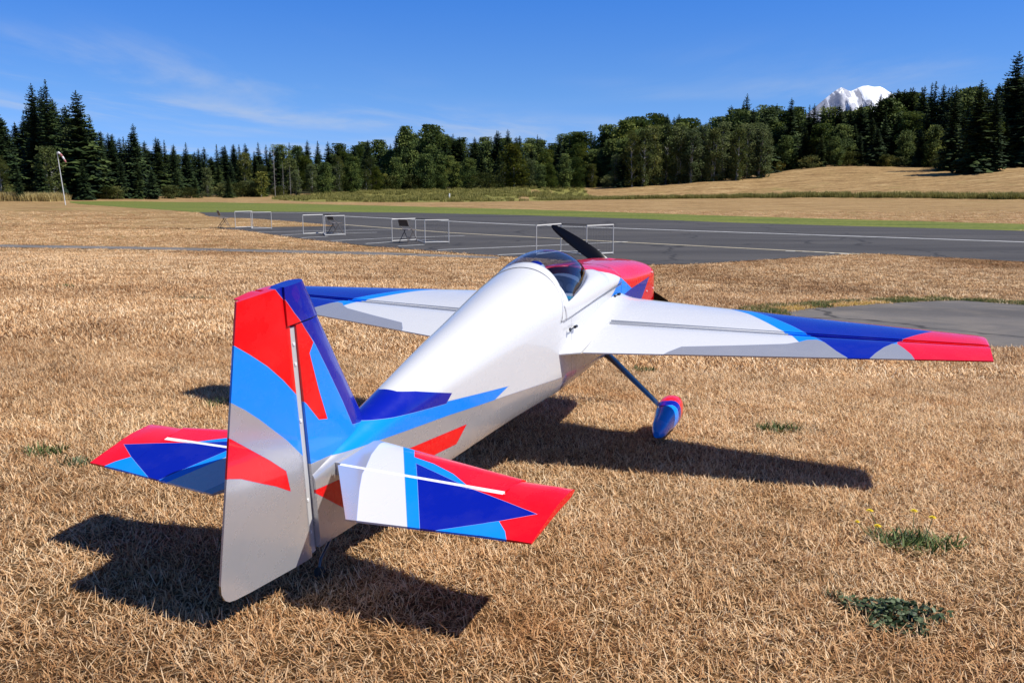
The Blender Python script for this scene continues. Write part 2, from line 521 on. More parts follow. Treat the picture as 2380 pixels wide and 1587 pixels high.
def build_wing(root, s):
    mb = MB(); R = []
    ul = [0, .004, .012, .03, .06, .1, .16, .24, .34, .46, .6, .74, .88, 1.0]
    ys = [.13, .16, .185, .205, .222, .236] + [.25, .262, .3, .4, .55, .7, .85, 1.0, 1.15, 1.3, 1.42, 1.50, 1.525, 1.530, 1.534, 1.536]
    for y in ys:
        le, te, hg = wl(W_LE0, W_LE1, y), wl(W_TE0, W_TE1, y), wl(W_H0, W_H1, y)
        c = le - te
        end = te - .04*max(0, (.2365-y)/.1) if y <= .2365 else hg
        tipf = 1.0 if y < 1.51 else math.sqrt(max(0.02, 1 - ((y-1.51)/.0263)**2))
        if y > 1.51: le -= (1-tipf)*.03
        top = []; bot = []
        for u in ul:
            x = le + (end-le)*u
            h = naca(wing_half(y), (le-x)/c)*c*fillet(y)*(tipf*.75+.25) + .0022
            top.append(Vector((x, s*y, WZ + h))); bot.append(Vector((x, s*y, WZ - h)))
        R.append(top + bot[::-1])
    # duplicate ring step where the aileron bay begins
    mb.rings(R)
    w = mb.build('wing', PAINT['wing'], root, 40)
    # aileron
    mb = MB(); R = []
    for y in [.243, .3, .5, .7, .9, 1.1, 1.3, 1.45, 1.532]:
        le, te, hg = wl(W_LE0, W_LE1, y), wl(W_TE0, W_TE1, y), wl(W_H0, W_H1, y)
        c = le - te
        a0 = hg - .0075
        top = []; bot = []
        for u in [0, .015, .05, .12, .25, .4, .6, .8, 1.0]:
            x = a0 + (te-a0)*u
            h = naca(wing_half(y), (le-x)/c)*c*min(1, .55 + 2.2*u**.6*.6) + .0022
            top.append(Vector((x, s*y, WZ + h))); bot.append(Vector((x, s*y, WZ - h)))
        R.append(top + bot[::-1])
    mb.rings(R)
    a = mb.build('aileron', PAINT['wing'], w, 40)
    # dark hinge gap seal between wing and aileron
    mb = MB()
    y0, y1 = .24, 1.530
    vs = []
    for y in (y0, y1):
        hg = wl(W_H0, W_H1, y); c = wl(W_LE0, W_LE1, y) - wl(W_TE0, W_TE1, y)
        h = naca(wing_half(y), (wl(W_LE0, W_LE1, y)-hg)/c)*c - .0025
        vs += [(hg+.006, s*y, WZ+h+.0030), (hg-.004, s*y, WZ+h-.0015), (hg-.018, s*y, WZ+h+.0012), (hg-.018, s*y, WZ-h-.0012), (hg+.006, s*y, WZ-h-.003)]
    mb.add(vs, [(0, 1, 5, 4), (1, 2, 6, 5), (3, 4, 9, 8), (4, 0, 5, 9), (3, 8, 7, 2)])
    mb.build('hinge_seal', PAINT['wing'], w)
    return w

SZ = .024
S_LE0, S_LE1 = (-1.612, .03), (-1.714, .478)      # fixed stabiliser, to the horn split
S_TE0, S_TE1 = (-1.794, .03), (-1.797, .462)
def build_tail(root, s):
    us = [0, .01, .04, .1, .2, .35, .55, .8, 1.0]
    pos = lambda p, o: Vector((p[0], s*p[1], SZ + o))
    A = seg(S_LE0, S_TE0); B = seg(S_LE1, S_TE1)
    hf = lambda u, v: (.017*(1-.25*v))*min(1, math.sqrt(max(u, 1e-5)*5.5)) * (1 - .10*u) + .0004
    st = plate(A, B, us, xs(0, 1, 8), pos, hf, 'stabilizer', PAINT['stab'], root)
    # elevator with horn balance; drooped a little about its hinge
    drop = math.radians(6.5); hx = -1.805
    def epos(p, o):
        dx = min(0.0, p[0]-hx)*1.0; ex = p[0]-hx-dx
        return Vector((hx + ex + dx*math.cos(drop), s*p[1], SZ - .001 + dx*math.sin(drop) + o))
    eus = [0, .03, .1, .25, .5, .75, 1.0]
    ehf = lambda u, v: .0150*(1-.25*v)*(1-u) + .0022
    mb = MB()
    def grid(A, B, us, vs, hf):
        R = []
        for v in vs:
            t_, b_ = [], []
            for u in us:
                a, c = A(u), B(u); p = (a[0]+(c[0]-a[0])*v, a[1]+(c[1]-a[1])*v)
                t_.append(epos(p, hf(u, v))); b_.append(epos(p, -hf(u, v)))
            R.append(t_ + b_[::-1])
        mb.rings(R)
    grid(seg((-1.805, .048), (-1.975, .176)), seg((-1.808, .4665), (-1.948, .4665)), eus, xs(0, 1, 6), ehf)
    hus = [0, .012, .04, .1, .2, .35, .5, .75, 1.0]
    def hhf(u, v): return .0132*(1-.2*v)*min(1, math.sqrt(max(u, 1e-5)*9))*(1 if u < .4 else 1-(u-.4)/.6*.82)*(1 if v < .93 else .75) + .0004
    grid(seg((-1.7165, .4668), (-1.948, .4668)), seg((-1.712, .590), (-1.941, .578)), hus, [0, .25, .5, .75, .93, 1.0], hhf)
    el = mb.build('elevator', PAINT['stab'], st, 40)
    # bare white bevel along the elevator hinge
    mb = MB()
    P = [(-1.7965, .052), (-1.8085, .052), (-1.8105, .463), (-1.799, .463)]
    up = [Vector((p[0], s*p[1], SZ + z)) for p, z in zip(P, (.0168, .0150, .0118, .0138))]
    dn = [Vector((p[0], s*p[1], SZ - .008)) for p in P]
    mb.add(up + dn, [(0, 1, 2, 3), (7, 6, 5, 4), (0, 4, 5, 1), (1, 5, 6, 2), (2, 6, 7, 3), (3, 7, 4, 0)])
    mb.build('hinge_bevel', PAINT['bevel'], st)
    return st

def build_fin(root):
    us = [0, .01, .03, .08, .16, .3, .5, .75, 1.0]
    pos = lambda p, o: Vector((p[0], o, p[1]))
    hf = lambda u, v: (.0225-.0045*v)*min(1, math.sqrt(max(u, 1e-5)*4.0))*(1 if u < .5 else 1-(u-.5)*.12) + .0004
    A = seg((-1.560, -.02), (-1.8665, -.02)); B = seg((-1.7775, .3855), (-1.872, .3855))
    fin = plate(A, B, us, xs(0, 1, 10), pos, hf, 'fin', PAINT['fin'], root)
    mb = MB()
    bot = poly_curve([(-1.886, -.157), (-2.10, -.134), (-2.128, -.130), (-2.147, -.126), (-2.160, -.115), (-2.167, -.098), (-2.166, -.08)])
    top = seg((-1.888, .4735), (-2.032, .469))
    us = [0, .02, .08, .2, .35, .5, .65, .78, .84, .88, .91, .94, .97, 1.0]
    def grid(A, B, us, vs, hf):
        R = []
        for v in vs:
            t_, b_ = [], []
            for u in us:
                a, c = A(u), B(u); p = (a[0]+(c[0]-a[0])*v, a[1]+(c[1]-a[1])*v)
                h = hf(u, v, p); t_.append(pos(p, h)); b_.append(pos(p, -h))
            R.append(t_ + b_[::-1])
        mb.rings(R)
    def te(z): return -2.166 + (z + .08)/(.549)*(.134)
    def rh(u, v, p):
        k = max(0.0, min(1.0, (p[0]-te(max(p[1], -.09)))/(-1.886 + 2.12)))
        return .0165*k*(.8 if u < .01 and p[1] < .37 else 1) + .0024
    grid(bot, top, us, xs(0, 1, 10), rh)
    hus = [0, .02, .06, .15, .3, .5, .75, 1.0]
    grid(seg((-1.7755, .3895), (-1.900, .3895)), seg((-1.8215, .475), (-1.900, .4733)), hus, xs(0, 1, 4), lambda u, v, p: .0187*min(1, math.sqrt(max(u, 1e-5)*4)) + .0004 - .002*max(0, u-.86)/.14)
    rd = mb.build('rudder', PAINT['rud'], root, 40)
    # hinge post facing aft, in bare grey
    mb = MB()
    mb.box((-1.8775, 0, .115), (.020, .025, .535))
    mb.build('hinge_post', PAINT['post'], fin)
    for i, z in enumerate((.345, .30, .17, -.02, -.10)):
        mb = MB(); mb.box((-1.8800, -.0125, z), (.006, .004, .006))
        mb.build('hinge', PAINT['bevel'], rd)
    return fin, rd

def lathe_body(mb, prof, axis0, n=20, yw=1.0, zw=1.0, flat=None):
    R = []
    for x, r, zc in prof:
        ring = []
        for k in range(n):
            a = 2*math.pi*k/n
            c, s_ = math.cos(a), math.sin(a)
            c = math.copysign(abs(c)**.8, c); s_ = math.copysign(abs(s_)**.8, s_)
            z = axis0[2] + zc + r*zw*s_
            if flat is not None: z = max(z, flat)
            ring.append(Vector((axis0[0]+x, axis0[1]+r*yw*c, z)))
        R.append(ring)
    mb.rings(R)

def build_gear(root, s):
    mb = MB()
    # tapered flat carbon leg
    P = [((.03, .09, -.178), .062, .012), ((.028, .145, -.196), .060, .012), ((.022, .185, -.225), .056, .011), ((.090, .350, -.410), .042, .009), ((.102, .380, -.452), .040, .009)]
    R = []
    for (p, c, t) in P:
        R.append([Vector((p[0] + dx*c, s*(p[1] + .0), p[2] + dz*t)) for dx, dz in ((.5, 0), (.3, .9), (-.3, .9), (-.5, 0), (-.3, -.9), (.3, -.9))])
    mb.rings(R)
    leg = mb.build('gear_leg', PAINT['carbon'], root, 40)
    mb = MB()
    prof = [(x*(.66 if x < 0 else .89), r*.97 + (.010 if x < -.24 else 0), z) for x, r, z in [(-.332, .004, -.016), (-.30, .017, -.014), (-.25, .030, -.010), (-.18, .045, -.005), (-.10, .058, .0), (-.03, .064, .004), (.03, .065, .005), (.08, .060, .004), (.115, .050, .001), (.138, .036, -.003), (.150, .018, -.006), (.153, .003, -.007)]]
    lathe_body(mb, prof, (.118, s*.394, -.460), 22, .82, .95, flat=-.512)
    pant = mb.build('wheel_pant', PAINT['pant'], leg, 40)
    mb = MB()
    R = []
    for yy, r in ((-.02, .035), (-.019, .052), (-.012, .058), (.012, .058), (.019, .052), (.02, .035)):
        R.append([Vector((.125 + r*math.cos(2*math.pi*k/24), s*.394+yy, -.484 + r*math.sin(2*math.pi*k/24))) for k in range(24)])
    mb.rings(R)
    mb.build('wheel', PAINT['rubber'], leg, 40)
    return leg

def build_prop(root):
    C = Vector((.80, 0, -.006))
    ang = math.atan2(.231, .369)
    hub = None
    mb = MB()
    R = []
    for x, r in ((.705, .062), (.73, .063), (.77, .06), (.81, .052), (.85, .038), (.88, .02), (.893, .003)):
        R.append([Vector((x, r*math.cos(2*math.pi*k/24), C.z + r*math.sin(2*math.pi*k/24))) for k in range(24)])
    mb.rings(R)
    sp = mb.build('spinner', PAINT['spin'], root, 40)
    for sg in (1, -1):
        d = Vector((0, math.cos(ang)*sg, math.sin(ang)*sg)); e = Vector((0, -math.sin(ang)*sg, math.cos(ang)*sg))
        mb = MB(); R = []
        for r, c, tw, t in ((.03, .030, 50, .012), (.07, .040, 44, .011), (.12, .056, 35, .009), (.18, .064, 27, .0075), (.25, .062, 21, .006), (.32, .053, 17, .005), (.38, .041, 14, .004), (.415, .029, 13, .003), (.432, .014, 12, .002), (.436, .003, 12, .001)):
            a = math.radians(tw); u = e*math.cos(a) + Vector((1, 0, 0))*math.sin(a); nrm = Vector((1, 0, 0))*math.cos(a) - e*math.sin(a)
            p = Vector((.775, 0, C.z)) + d*r
            R.append([p + u*c*q + nrm*t*w for q, w in ((.5, 0), (.25, .8), (-.1, 1), (-.35, .6), (-.5, 0), (-.3, -.5), (0, -.7), (.3, -.5))])
        mb.rings(R)
        mb.build('propeller_blade', PAINT['blade'], sp, 50)
    return sp
def build_cockpit(root):
    # helmeted pilot bust, seat back and instrument panel seen through the glass
    mb = MB(); R = []
    C = Vector((-.312, .038, .196))
    for k in range(13):
        a = math.pi*k/12
        R.append([C + Vector((.050*math.sin(a)*math.cos(2*math.pi*j/20), .044*math.sin(a)*math.sin(2*math.pi*j/20), .054*math.cos(a))) for j in range(20)])
    mb.rings(R)
    hel = mb.build('pilot_helmet', PAINT['helmet'], root, 60)
    mb = MB(); R = []
    for x, w, z in ((0, .085, .098), (.0, .082, .125), (.0, .07, .148), (.0, .04, .162), (0, .022, .170)):
        R.append([Vector((-.312 + .045*math.cos(2*math.pi*j/16)*(w/.085), .038 + w*math.sin(2*math.pi*j/16), z)) for j in range(16)])
    mb.rings(R)
    mb.build('pilot_torso', PAINT['suit'], root, 50)
    mb = MB(); mb.box((-.40, .0, .15), (.02, .15, .11), Matrix.Rotation(math.radians(-14), 3, 'Y'))
    mb.build('seat_back', PAINT['tub'], root)
    mb = MB()
    mb.rings([[Vector((-.15 + dx, .108*c, .095 + .070*s_)) for c, s_ in [(math.cos(math.pi*k/14), math.sin(math.pi*k/14)) for k in range(15)]] for dx in (0, .02, .05)])
    pan = mb.build('instrument_panel', PAINT['tub'], root, 40)
    for y, z in ((-.045, .125), (0, .135), (.045, .125)):
        mb = MB(); mb.tube((-.152, y, z-.006), (-.1485, y, z-.006), .016, n=16)
        mb.build('gauge', PAINT['dial'], pan, 40)
    mb = MB(); mb.box((-.30, -.09, .108), (.05, .03, .012)); mb.build('side_console', PAINT['teal'], root)

def build_details(root):
    # black screw latches on the canopy sill, tail wheel, exhaust pipes
    for x in (-.53, .03):
        mb = MB()
        mb.tube((x-.036, -.186, .062), (x-.036, -.190, .063), .007, n=12)
        mb.tube((x-.036, -.188, .063), (x+.026, -.188, .059), .0022, n=8)
        mb.tube((x+.012, -.188, .060), (x+.034, -.188, .058), .0055, n=12)
        mb.build('latch', PAINT['black'], root, 40)
    mb = MB()
    mb.path([(-1.74, 0, -.146), (-1.79, 0, -.165), (-1.835, 0, -.195), (-1.845, 0, -.222)], .004)
    tw = mb.build('tail_wheel_strut', PAINT['carbon'], root, 50)
    mb = MB(); R = []
    for yy, r in ((-.007, .009), (-.007, .015), (-.004, .018), (.004, .018), (.007, .015), (.007, .009)):
        R.append([Vector((-1.845 + r*math.cos(2*math.pi*k/18), yy, -.228 + r*math.sin(2*math.pi*k/18))) for k in range(18)])
    mb.rings(R)
    mb.build('tail_wheel', PAINT['rubber'], tw, 40)
    for s in (-1, 1):
        mb = MB(); mb.path([(.30, s*.06, -.195), (.24, s*.06, -.212), (.17, s*.06, -.222)], .014, 10)
        mb.build('exhaust_pipe', PAINT['steel'], root, 50)

def build_plane():
    root = bpy.data.objects.new('model_aircraft', None)
    root.empty_display_size = .3
    COL.objects.link(root)
    M = BODY.copy()
    M.translation = BODY @ Vector((0, 0, -PLANE_DROP))
    root.matrix_world = M
    tag(root, 'white aerobatic model aeroplane with red and blue flashes parked on the dry grass', 'model plane')
    PAINT.update(seal=simple_mat('hinge_tape', (.30, .30, .32), .35), bevel=simple_mat('bare_white_covering', (.82, .82, .82), .3, coat=.6),
        post=simple_mat('grey_hinge_post', (.50, .49, .48), .4, coat=.5), carbon=simple_mat('dark_carbon', (.010, .017, .035), .3, coat=1.0),
        rubber=simple_mat('black_rubber', (.018, .018, .018), .75), blade=simple_mat('black_propeller_lacquer', (.006, .006, .007), .28, spec=.3),
        spin=simple_mat('red_spinner_lacquer', RED, .25, coat=1.0), black=simple_mat('black_metal', (.012, .012, .013), .35),
        steel=simple_mat('exhaust_steel', (.45, .42, .38), .3, 1.0), suit=simple_mat('pilot_suit', (.03, .035, .05), .8),
        tub=simple_mat('cockpit_grey', (.13, .148, .19), .5), dial=simple_mat('gauge_face', (.22, .24, .28), .3), teal=simple_mat('teal_plastic', (.02, .35, .45), .35))
    build_fuselage(root); build_canopy(root); build_cowl(root)
    for s in (-1, 1):
        build_wing(root, s); build_tail(root, s); build_gear(root, s)
    build_fin(root); build_prop(root); build_cockpit(root); build_details(root)
    for c in root.children:
        c.location = (0, 0, PLANE_DROP)
    return root
def make_paints():
    P = PAINT
    P['wing'] = paint_mat('wing_covering', WHITE, [
        (LB, 0, [[(.25, .58), (.06, .648), (.042, .665), (-.005, .718), (-.099, .791), (-.175, .851), (-.225, .901), (-.256, .915), (-.285, .930), (-.34, .95), (-.34, 1.7), (.3, 1.7)]]),
        (DB, 0, [[(.3, .70), (.06, .725), (.0, .783), (-.048, .828), (-.124, .895), (-.175, .935), (-.223, .983), (-.262, 1.011), (-.33, 1.054), (-.374, 1.091), (-.43, 1.125), (-.43, 1.14), (-.353, 1.164), (-.311, 1.178), (-.248, 1.204), (-.208, 1.228), (-.147, 1.263), (-.093, 1.299), (.0, 1.365), (.3, 1.55)]]),
        (RED, 0, [[(.0, 1.365), (-.093, 1.299), (-.147, 1.263), (-.182, 1.245), (-.203, 1.244), (-.243, 1.266), (-.287, 1.286), (-.326, 1.296), (-.43, 1.315), (-.43, 1.7), (.3, 1.7), (.3, 1.55)],
                  [(.3, .93), (.08, .945), (.048, 1.02), (.032, 1.172), (.015, 1.283), (.002, 1.365), (.3, 1.6)]]),
        (SILVER, .52, [[(-.7, .44), (-.504, .52), (-.447, .555), (-.38, .734), (-.316, .892), (-.284, .932), (-.257, .955), (-.245, .985), (-.262, 1.011), (-.33, 1.054), (-.374, 1.088), (-.43, 1.122), (-.7, 1.122)],
                      [(-.43, 1.14), (-.353, 1.164), (-.311, 1.178), (-.248, 1.204), (-.208, 1.228), (-.203, 1.244), (-.243, 1.266), (-.287, 1.286), (-.326, 1.296), (-.43, 1.315)]])], 'xy')
    P['stab'] = paint_mat('tailplane_covering', WHITE, [
        (SILVER, .52, [[(-1.5, 0), (-1.55, .075), (-1.61, .072), (-1.668, .074), (-1.725, .088), (-1.776, .108), (-1.8, .118), (-1.822, .123), (-1.875, .148), (-2.0, .216), (-2.0, 0)]]),
        (LB, 0, [[(-1.5, .045), (-1.64, .127), (-1.8, .221), (-1.96, .315), (-2.0, .339), (-2.0, .8), (-1.5, .8)]]),
        (RED, 0, [[(-1.5, .10), (-1.665, .172), (-1.702, .192), (-1.72, .252), (-1.754, .319), (-1.79, .365), (-1.808, .387), (-1.821, .437), (-1.852, .555), (-1.894, .49), (-1.921, .515), (-1.945, .528), (-2.0, .54), (-2.0, .8), (-1.5, .8)]]),
        (DB, 0, [[(-1.734, .214), (-1.808, .384), (-1.821, .437), (-1.852, .555), (-1.894, .49), (-1.956, .375), (-1.985, .36), (-1.958, .343), (-1.814, .261)]])], 'xy')
    P['rud'] = paint_mat('rudder_covering', LB, [
        (RED, 0, [[(-2.2, .48), (-2.09, .41), (-2.051, .386), (-2.012, .357), (-1.967, .32), (-1.926, .278), (-1.895, .24), (-1.86, .20), (-1.7, .20), (-1.7, .6), (-2.2, .6)]]),
        (DB, 0, [[(-1.94, .6), (-1.93, .486), (-1.917, .469), (-1.894, .44), (-1.874, .412), (-1.855, .39), (-1.82, .36), (-1.7, .36), (-1.7, .6)]]),
        (SILVER, .52, [[(-2.3, .42), (-2.12, .30), (-2.076, .274), (-2.045, .25), (-2.009, .218), (-1.972, .181), (-1.935, .144), (-1.89, .09), (-1.85, .04), (-1.85, -.3), (-2.3, -.3)]]),
        (RED, 0, [[(-2.14, .235), (-2.092, .206), (-2.052, .172), (-1.992, .121), (-1.948, .079), (-1.941, .029), (-1.984, .059), (-2.032, .087), (-2.078, .115), (-2.11, .128), (-2.15, .135)]])], 'xz')
    sil_line = [(-2, .08), (-1.855, .062), (-1.674, .041), (-1.525, .022), (-1.323, -.002), (-1.07, -.037), (-.77, -.078), (-.5, -.113), (.3, -.135)]
    P['fin'] = paint_mat('fin_covering', LB, [
        (RED, 0, [[(-1.95, .6), (-1.85, .386), (-1.842, .371), (-1.818, .333), (-1.835, .313), (-1.814, .221), (-1.792, .145), (-1.823, .154), (-1.863, .206), (-1.9, .24), (-1.96, .3)]]),
        (DB, 0, [[(-1.95, .6), (-1.86, .40), (-1.842, .371), (-1.814, .332), (-1.777, .264), (-1.726, .166), (-1.694, .096), (-1.60, .075), (-1.5, .11), (-1.5, .7)]]),
        (SILVER, .52, [[(-2, .08), (-1.855, .062), (-1.674, .041), (-1.5, .018), (-1.5, -.2), (-2, -.2)]])], 'xz')
    P['fus'] = paint_mat('fuselage_covering', WHITE, [
        (SILVER, .52, [sil_line + [(.3, -.4), (-2, -.4)]]),
        (LB, 0, [[(-2, .30), (-1.75, .20), (-1.70, .11), (-1.559, .071), (-1.331, .040), (-.987, -.02), (-1.07, -.037), (-1.323, -.002), (-1.525, .022), (-1.674, .041), (-1.855, .062), (-2, .08)]]),
        (DB, 0, [[(-1.76, .2), (-1.72, .12), (-1.696, .098), (-1.559, .071), (-1.331, .035), (-1.302, .056), (-1.375, .08), (-1.441, .102), (-1.487, .113), (-1.50, .125), (-1.51, .2)]]),
        (RED, 0, [[(-1.875, .002), (-1.489, -.034), (-1.233, -.06), (-1.29, -.1), (-1.384, -.093), (-1.775, -.085), (-1.875, .0)]])], 'xz')
    P['mid'] = paint_mat('centre_covering', WHITE, [
        (SILVER, .52, [sil_line + [(.3, -.4), (-2, -.4)]]),
        (LB, 0, [[(.04, .12), (.025, .087), (-.045, .061), (-.09, -.02), (.3, -.02), (.3, .12)]])], 'xz')
    P['nose'] = paint_mat('nose_paint', WHITE, [
        (LB, 0, [[(.104, .914), (.126, .933), (.185, 1.065), (.262, 1.249), (.101, 1.278), (.05, 1.7), (-.2, 1.7), (-.045, 1.146), (.025, 1.033)]]),
        (RED, 0, [[(-.2, -.2), (-.2, .30), (-.09, .37), (-.046, .569), (-.01, .68), (.034, .768), (.106, .915), (.126, .933), (.185, 1.065), (.262, 1.249), (.542, 1.274), (.411, 1.671), (.30, 2.2), (.30, 3.3), (1, 3.3), (1, -.2)]]),
        (DB, 0, [[(.262, 1.249), (.542, 1.274), (.411, 1.671), (.36, 1.95), (.06, 1.75), (.101, 1.278)]])], 'xt')
    P['pant'] = paint_mat('wheel_pant_paint', LB, [
        (DB, 0, [[(0.035, .2), (0.047, .35), (0.053, .386), (0.077, .416), (0.095, .466), (0.095, .6), (0.535, .6), (0.535, .2)]]),
        (RED, 0, [[(0.090, .2), (0.097, .35), (0.101, .39), (0.119, .42), (0.131, .466), (0.131, .6), (0.635, .6), (0.635, .2)]])], 'xy')
    P['helmet'] = paint_mat('helmet_paint', DB, [
        (WHITE, 0, [[(-1, -1), (1, -1), (1, .010), (-1, .010)]]),
        (RED, 0, [[(-1, -1), (1, -1), (1, .001), (-1, .001)]])], 'xs')
    m, nt, b = mat_base('smoked_canopy')
    nt.nodes.remove(b)
    N = nt.nodes.new; L = nt.links.new
    out = nt.nodes['Material Output']
    tr = N('ShaderNodeBsdfTransparent'); tr.inputs[0].default_value = (.62, .69, .81, 1)
    gl = N('ShaderNodeBsdfGlossy'); gl.inputs['Roughness'].default_value = .015; gl.inputs[0].default_value = (.9, .93, 1, 1)
    lw = N('ShaderNodeLayerWeight'); lw.inputs[0].default_value = .5
    pw = N('ShaderNodeMath'); pw.operation = 'POWER'; pw.inputs[1].default_value = 4.0; L(lw.outputs['Facing'], pw.inputs[0])
    fr = N('ShaderNodeMath'); fr.operation = 'MULTIPLY_ADD'; fr.inputs[1].default_value = .75; fr.inputs[2].default_value = .045; L(pw.outputs[0], fr.inputs[0])
    mx = N('ShaderNodeMixShader'); L(fr.outputs[0], mx.inputs[0]); L(tr.outputs[0], mx.inputs[1]); L(gl.outputs[0], mx.inputs[2]); L(mx.outputs[0], out.inputs[0])
    P['glass'] = m
# ------------------------------------------------------------------ terrain
FAR = [(-45.55, 110, 130, 0.46), (-37.73, 110, 130, 0.29), (-30.0, 112, 128, 0.22), (-25.6, 112, 128, 0.21), (-15.79, 115, 165, 0.21), (-7.72, 110, 195, 1.0), (0.67, 112, 205, 1.85), (4.32, 150, 205, 1.75), (8.49, 165, 195, 2.32), (13.1, 160, 195, 3.16), (15.74, 155, 215, 4.8), (19.57, 145, 240, 7.4), (25.56, 135, 240, 6.95), (30.0, 128, 235, 7.15), (38.57, 120, 230, 7.06), (47.52, 120, 230, 6.35)]

def far_row(a):
    if a <= FAR[0][0]: return FAR[0][1:]
    if a >= FAR[-1][0]: return FAR[-1][1:]
    for p, q in zip(FAR, FAR[1:]):
        if a <= q[0]:
            t = (a-p[0])/(q[0]-p[0]); t = t*t*(3-2*t)
            return tuple(p[i] + (q[i]-p[i])*t for i in (1, 2, 3))

def gz(x, y):
    """height of the ground: a bank that falls away to the flat airfield, then the far hillside"""
    n = 1.0249 - .3616*math.tanh(x/8) - .0536*max(y, -20); k = .12
    z = .5*(n + math.sqrt(n*n + k*k))
    if y > 60:
        r = math.hypot(x, y); d0, d1, zt = far_row(math.degrees(math.atan2(x, y)))
        if r > d0:
            t = min(1, (r-d0)/(d1-d0)); z += zt*t*t*(3-2*t)*min(1, (y-60)/30)
            if r > d1: z += min(r-d1, 160)*.045
    return z

def frange(segs):
    out = []
    for a, b, st in segs:
        n = max(1, round((b-a)/st))
        out += [a + (b-a)*i/n for i in range(n)]
    return out + [segs[-1][1]]

def nodes_of(m):
    nt = m.node_tree
    return nt, nt.nodes.new, nt.links.new

def noise_node(nt, vec, scale, detail=4, rough=.55, dist=0.0, sc3=None):
    N = nt.nodes.new; L = nt.links.new
    if sc3 is not None:
        mp = N('ShaderNodeMapping'); mp.inputs['Scale'].default_value = sc3[:3]
        if len(sc3) > 3: mp.inputs['Rotation'].default_value = (0, 0, sc3[3])
        L(vec, mp.inputs[0]); vec = mp.outputs[0]
    n = N('ShaderNodeTexNoise'); n.inputs['Scale'].default_value = scale; n.inputs['Detail'].default_value = detail
    n.inputs['Roughness'].default_value = rough; n.inputs['Distortion'].default_value = dist
    L(vec, n.inputs['Vector'])
    return n.outputs[0]

def ramp_node(nt, fac, stops):
    r = nt.nodes.new('ShaderNodeValToRGB')
    e = r.color_ramp.elements
    while len(e) < len(stops): e.new(.5)
    for i, (p, c) in enumerate(stops):
        e[i].position = p; e[i].color = (*c, 1)
    nt.links.new(fac, r.inputs[0])
    return r.outputs[0]

def map_node(nt, v, a, b, c=0.0, d=1.0, smooth=True):
    m = nt.nodes.new('ShaderNodeMapRange')
    if smooth: m.interpolation_type = 'SMOOTHSTEP'
    m.inputs[1].default_value = a; m.inputs[2].default_value = b; m.inputs[3].default_value = c; m.inputs[4].default_value = d
    nt.links.new(v, m.inputs[0])
    return m.outputs[0]

def mix_node(nt, fac, a, b, mode='MIX'):
    m = nt.nodes.new('ShaderNodeMix'); m.data_type = 'RGBA'; m.blend_type = mode
    for sock, v in ((0, fac), (6, a), (7, b)):
        if isinstance(v, (int, float)): m.inputs[sock].default_value = v
        elif isinstance(v, tuple): m.inputs[sock].default_value = (*v, 1)
        else: nt.links.new(v, m.inputs[sock])
    return m.outputs[2]

def patch_tint(nt, pos):
    """broad wear pattern shared by the soil and the blades: pale, reddish and greenish patches"""
    n0 = noise_node(nt, pos, .17, 3, .55, .5)
    n1 = noise_node(nt, pos, .75, 4, .6)
    n2 = noise_node(nt, pos, 1.9, 3, .6)
    c = ramp_node(nt, n1, [(.30, (.84, .77, .68)), (.48, (1.0, .98, .95)), (.70, (1.10, 1.06, .98))])
    c = mix_node(nt, map_node(nt, n2, .52, .75), c, mix_node(nt, 1.0, c, (.90, .78, .66), 'MULTIPLY'))
    c = mix_node(nt, 1.0, c, ramp_node(nt, n0, [(.34, (.58, .48, .39)), (.48, (.95, .91, .86)), (.60, (1.06, 1.05, 1.02))]), 'MULTIPLY')
    return c

def ground_mat():
    m, nt, b = mat_base('dry_field'); N, L = nt.nodes.new, nt.links.new
    g = N('ShaderNodeNewGeometry'); pos = g.outputs['Position']
    fine = noise_node(nt, pos, 38, 6, .7)
    c = ramp_node(nt, fine, [(.28, (.045, .024, .010)), (.5, (.115, .066, .028)), (.72, (.24, .155, .072))])
    c = mix_node(nt, 1.0, c, patch_tint(nt, pos), 'MULTIPLY')
    # far fields: mowing streaks along the runway, seen edge on
    st = noise_node(nt, pos, .5, 4, .6, .4, (.35, 2.2, 1, math.radians(39)))
    far = ramp_node(nt, st, [(.30, (.135, .078, .032)), (.44, (.265, .168, .075)), (.55, (.325, .215, .098)), (.70, (.45, .325, .168))])
    fn = noise_node(nt, pos, 1.1, 10, .78)
    far = mix_node(nt, 1.0, far, ramp_node(nt, fn, [(.33, (.50, .46, .40)), (.50, (.95, .94, .92)), (.68, (1.32, 1.30, 1.22))]), 'MULTIPLY')
    sep = N('ShaderNodeSeparateXYZ'); L(pos, sep.inputs[0])
    fac = map_node(nt, sep.outputs[1], 16, 34)
    c = mix_node(nt, fac, c, far)
    gr = noise_node(nt, pos, .11, 4, .6)
    grn = map_node(nt, gr, .56, .72, 0, .35)
    c = mix_node(nt, grn, c, (.17, .17, .045))
    L(c, b.inputs['Base Color']); b.inputs['Roughness'].default_value = .95; b.inputs['Specular IOR Level'].default_value = .1
    bp = N('ShaderNodeBump'); bp.inputs['Strength'].default_value = .8; bp.inputs['Distance'].default_value = .04
    L(noise_node(nt, pos, 30, 5, .7), bp.inputs['Height']); L(bp.outputs[0], b.inputs['Normal'])
    return m

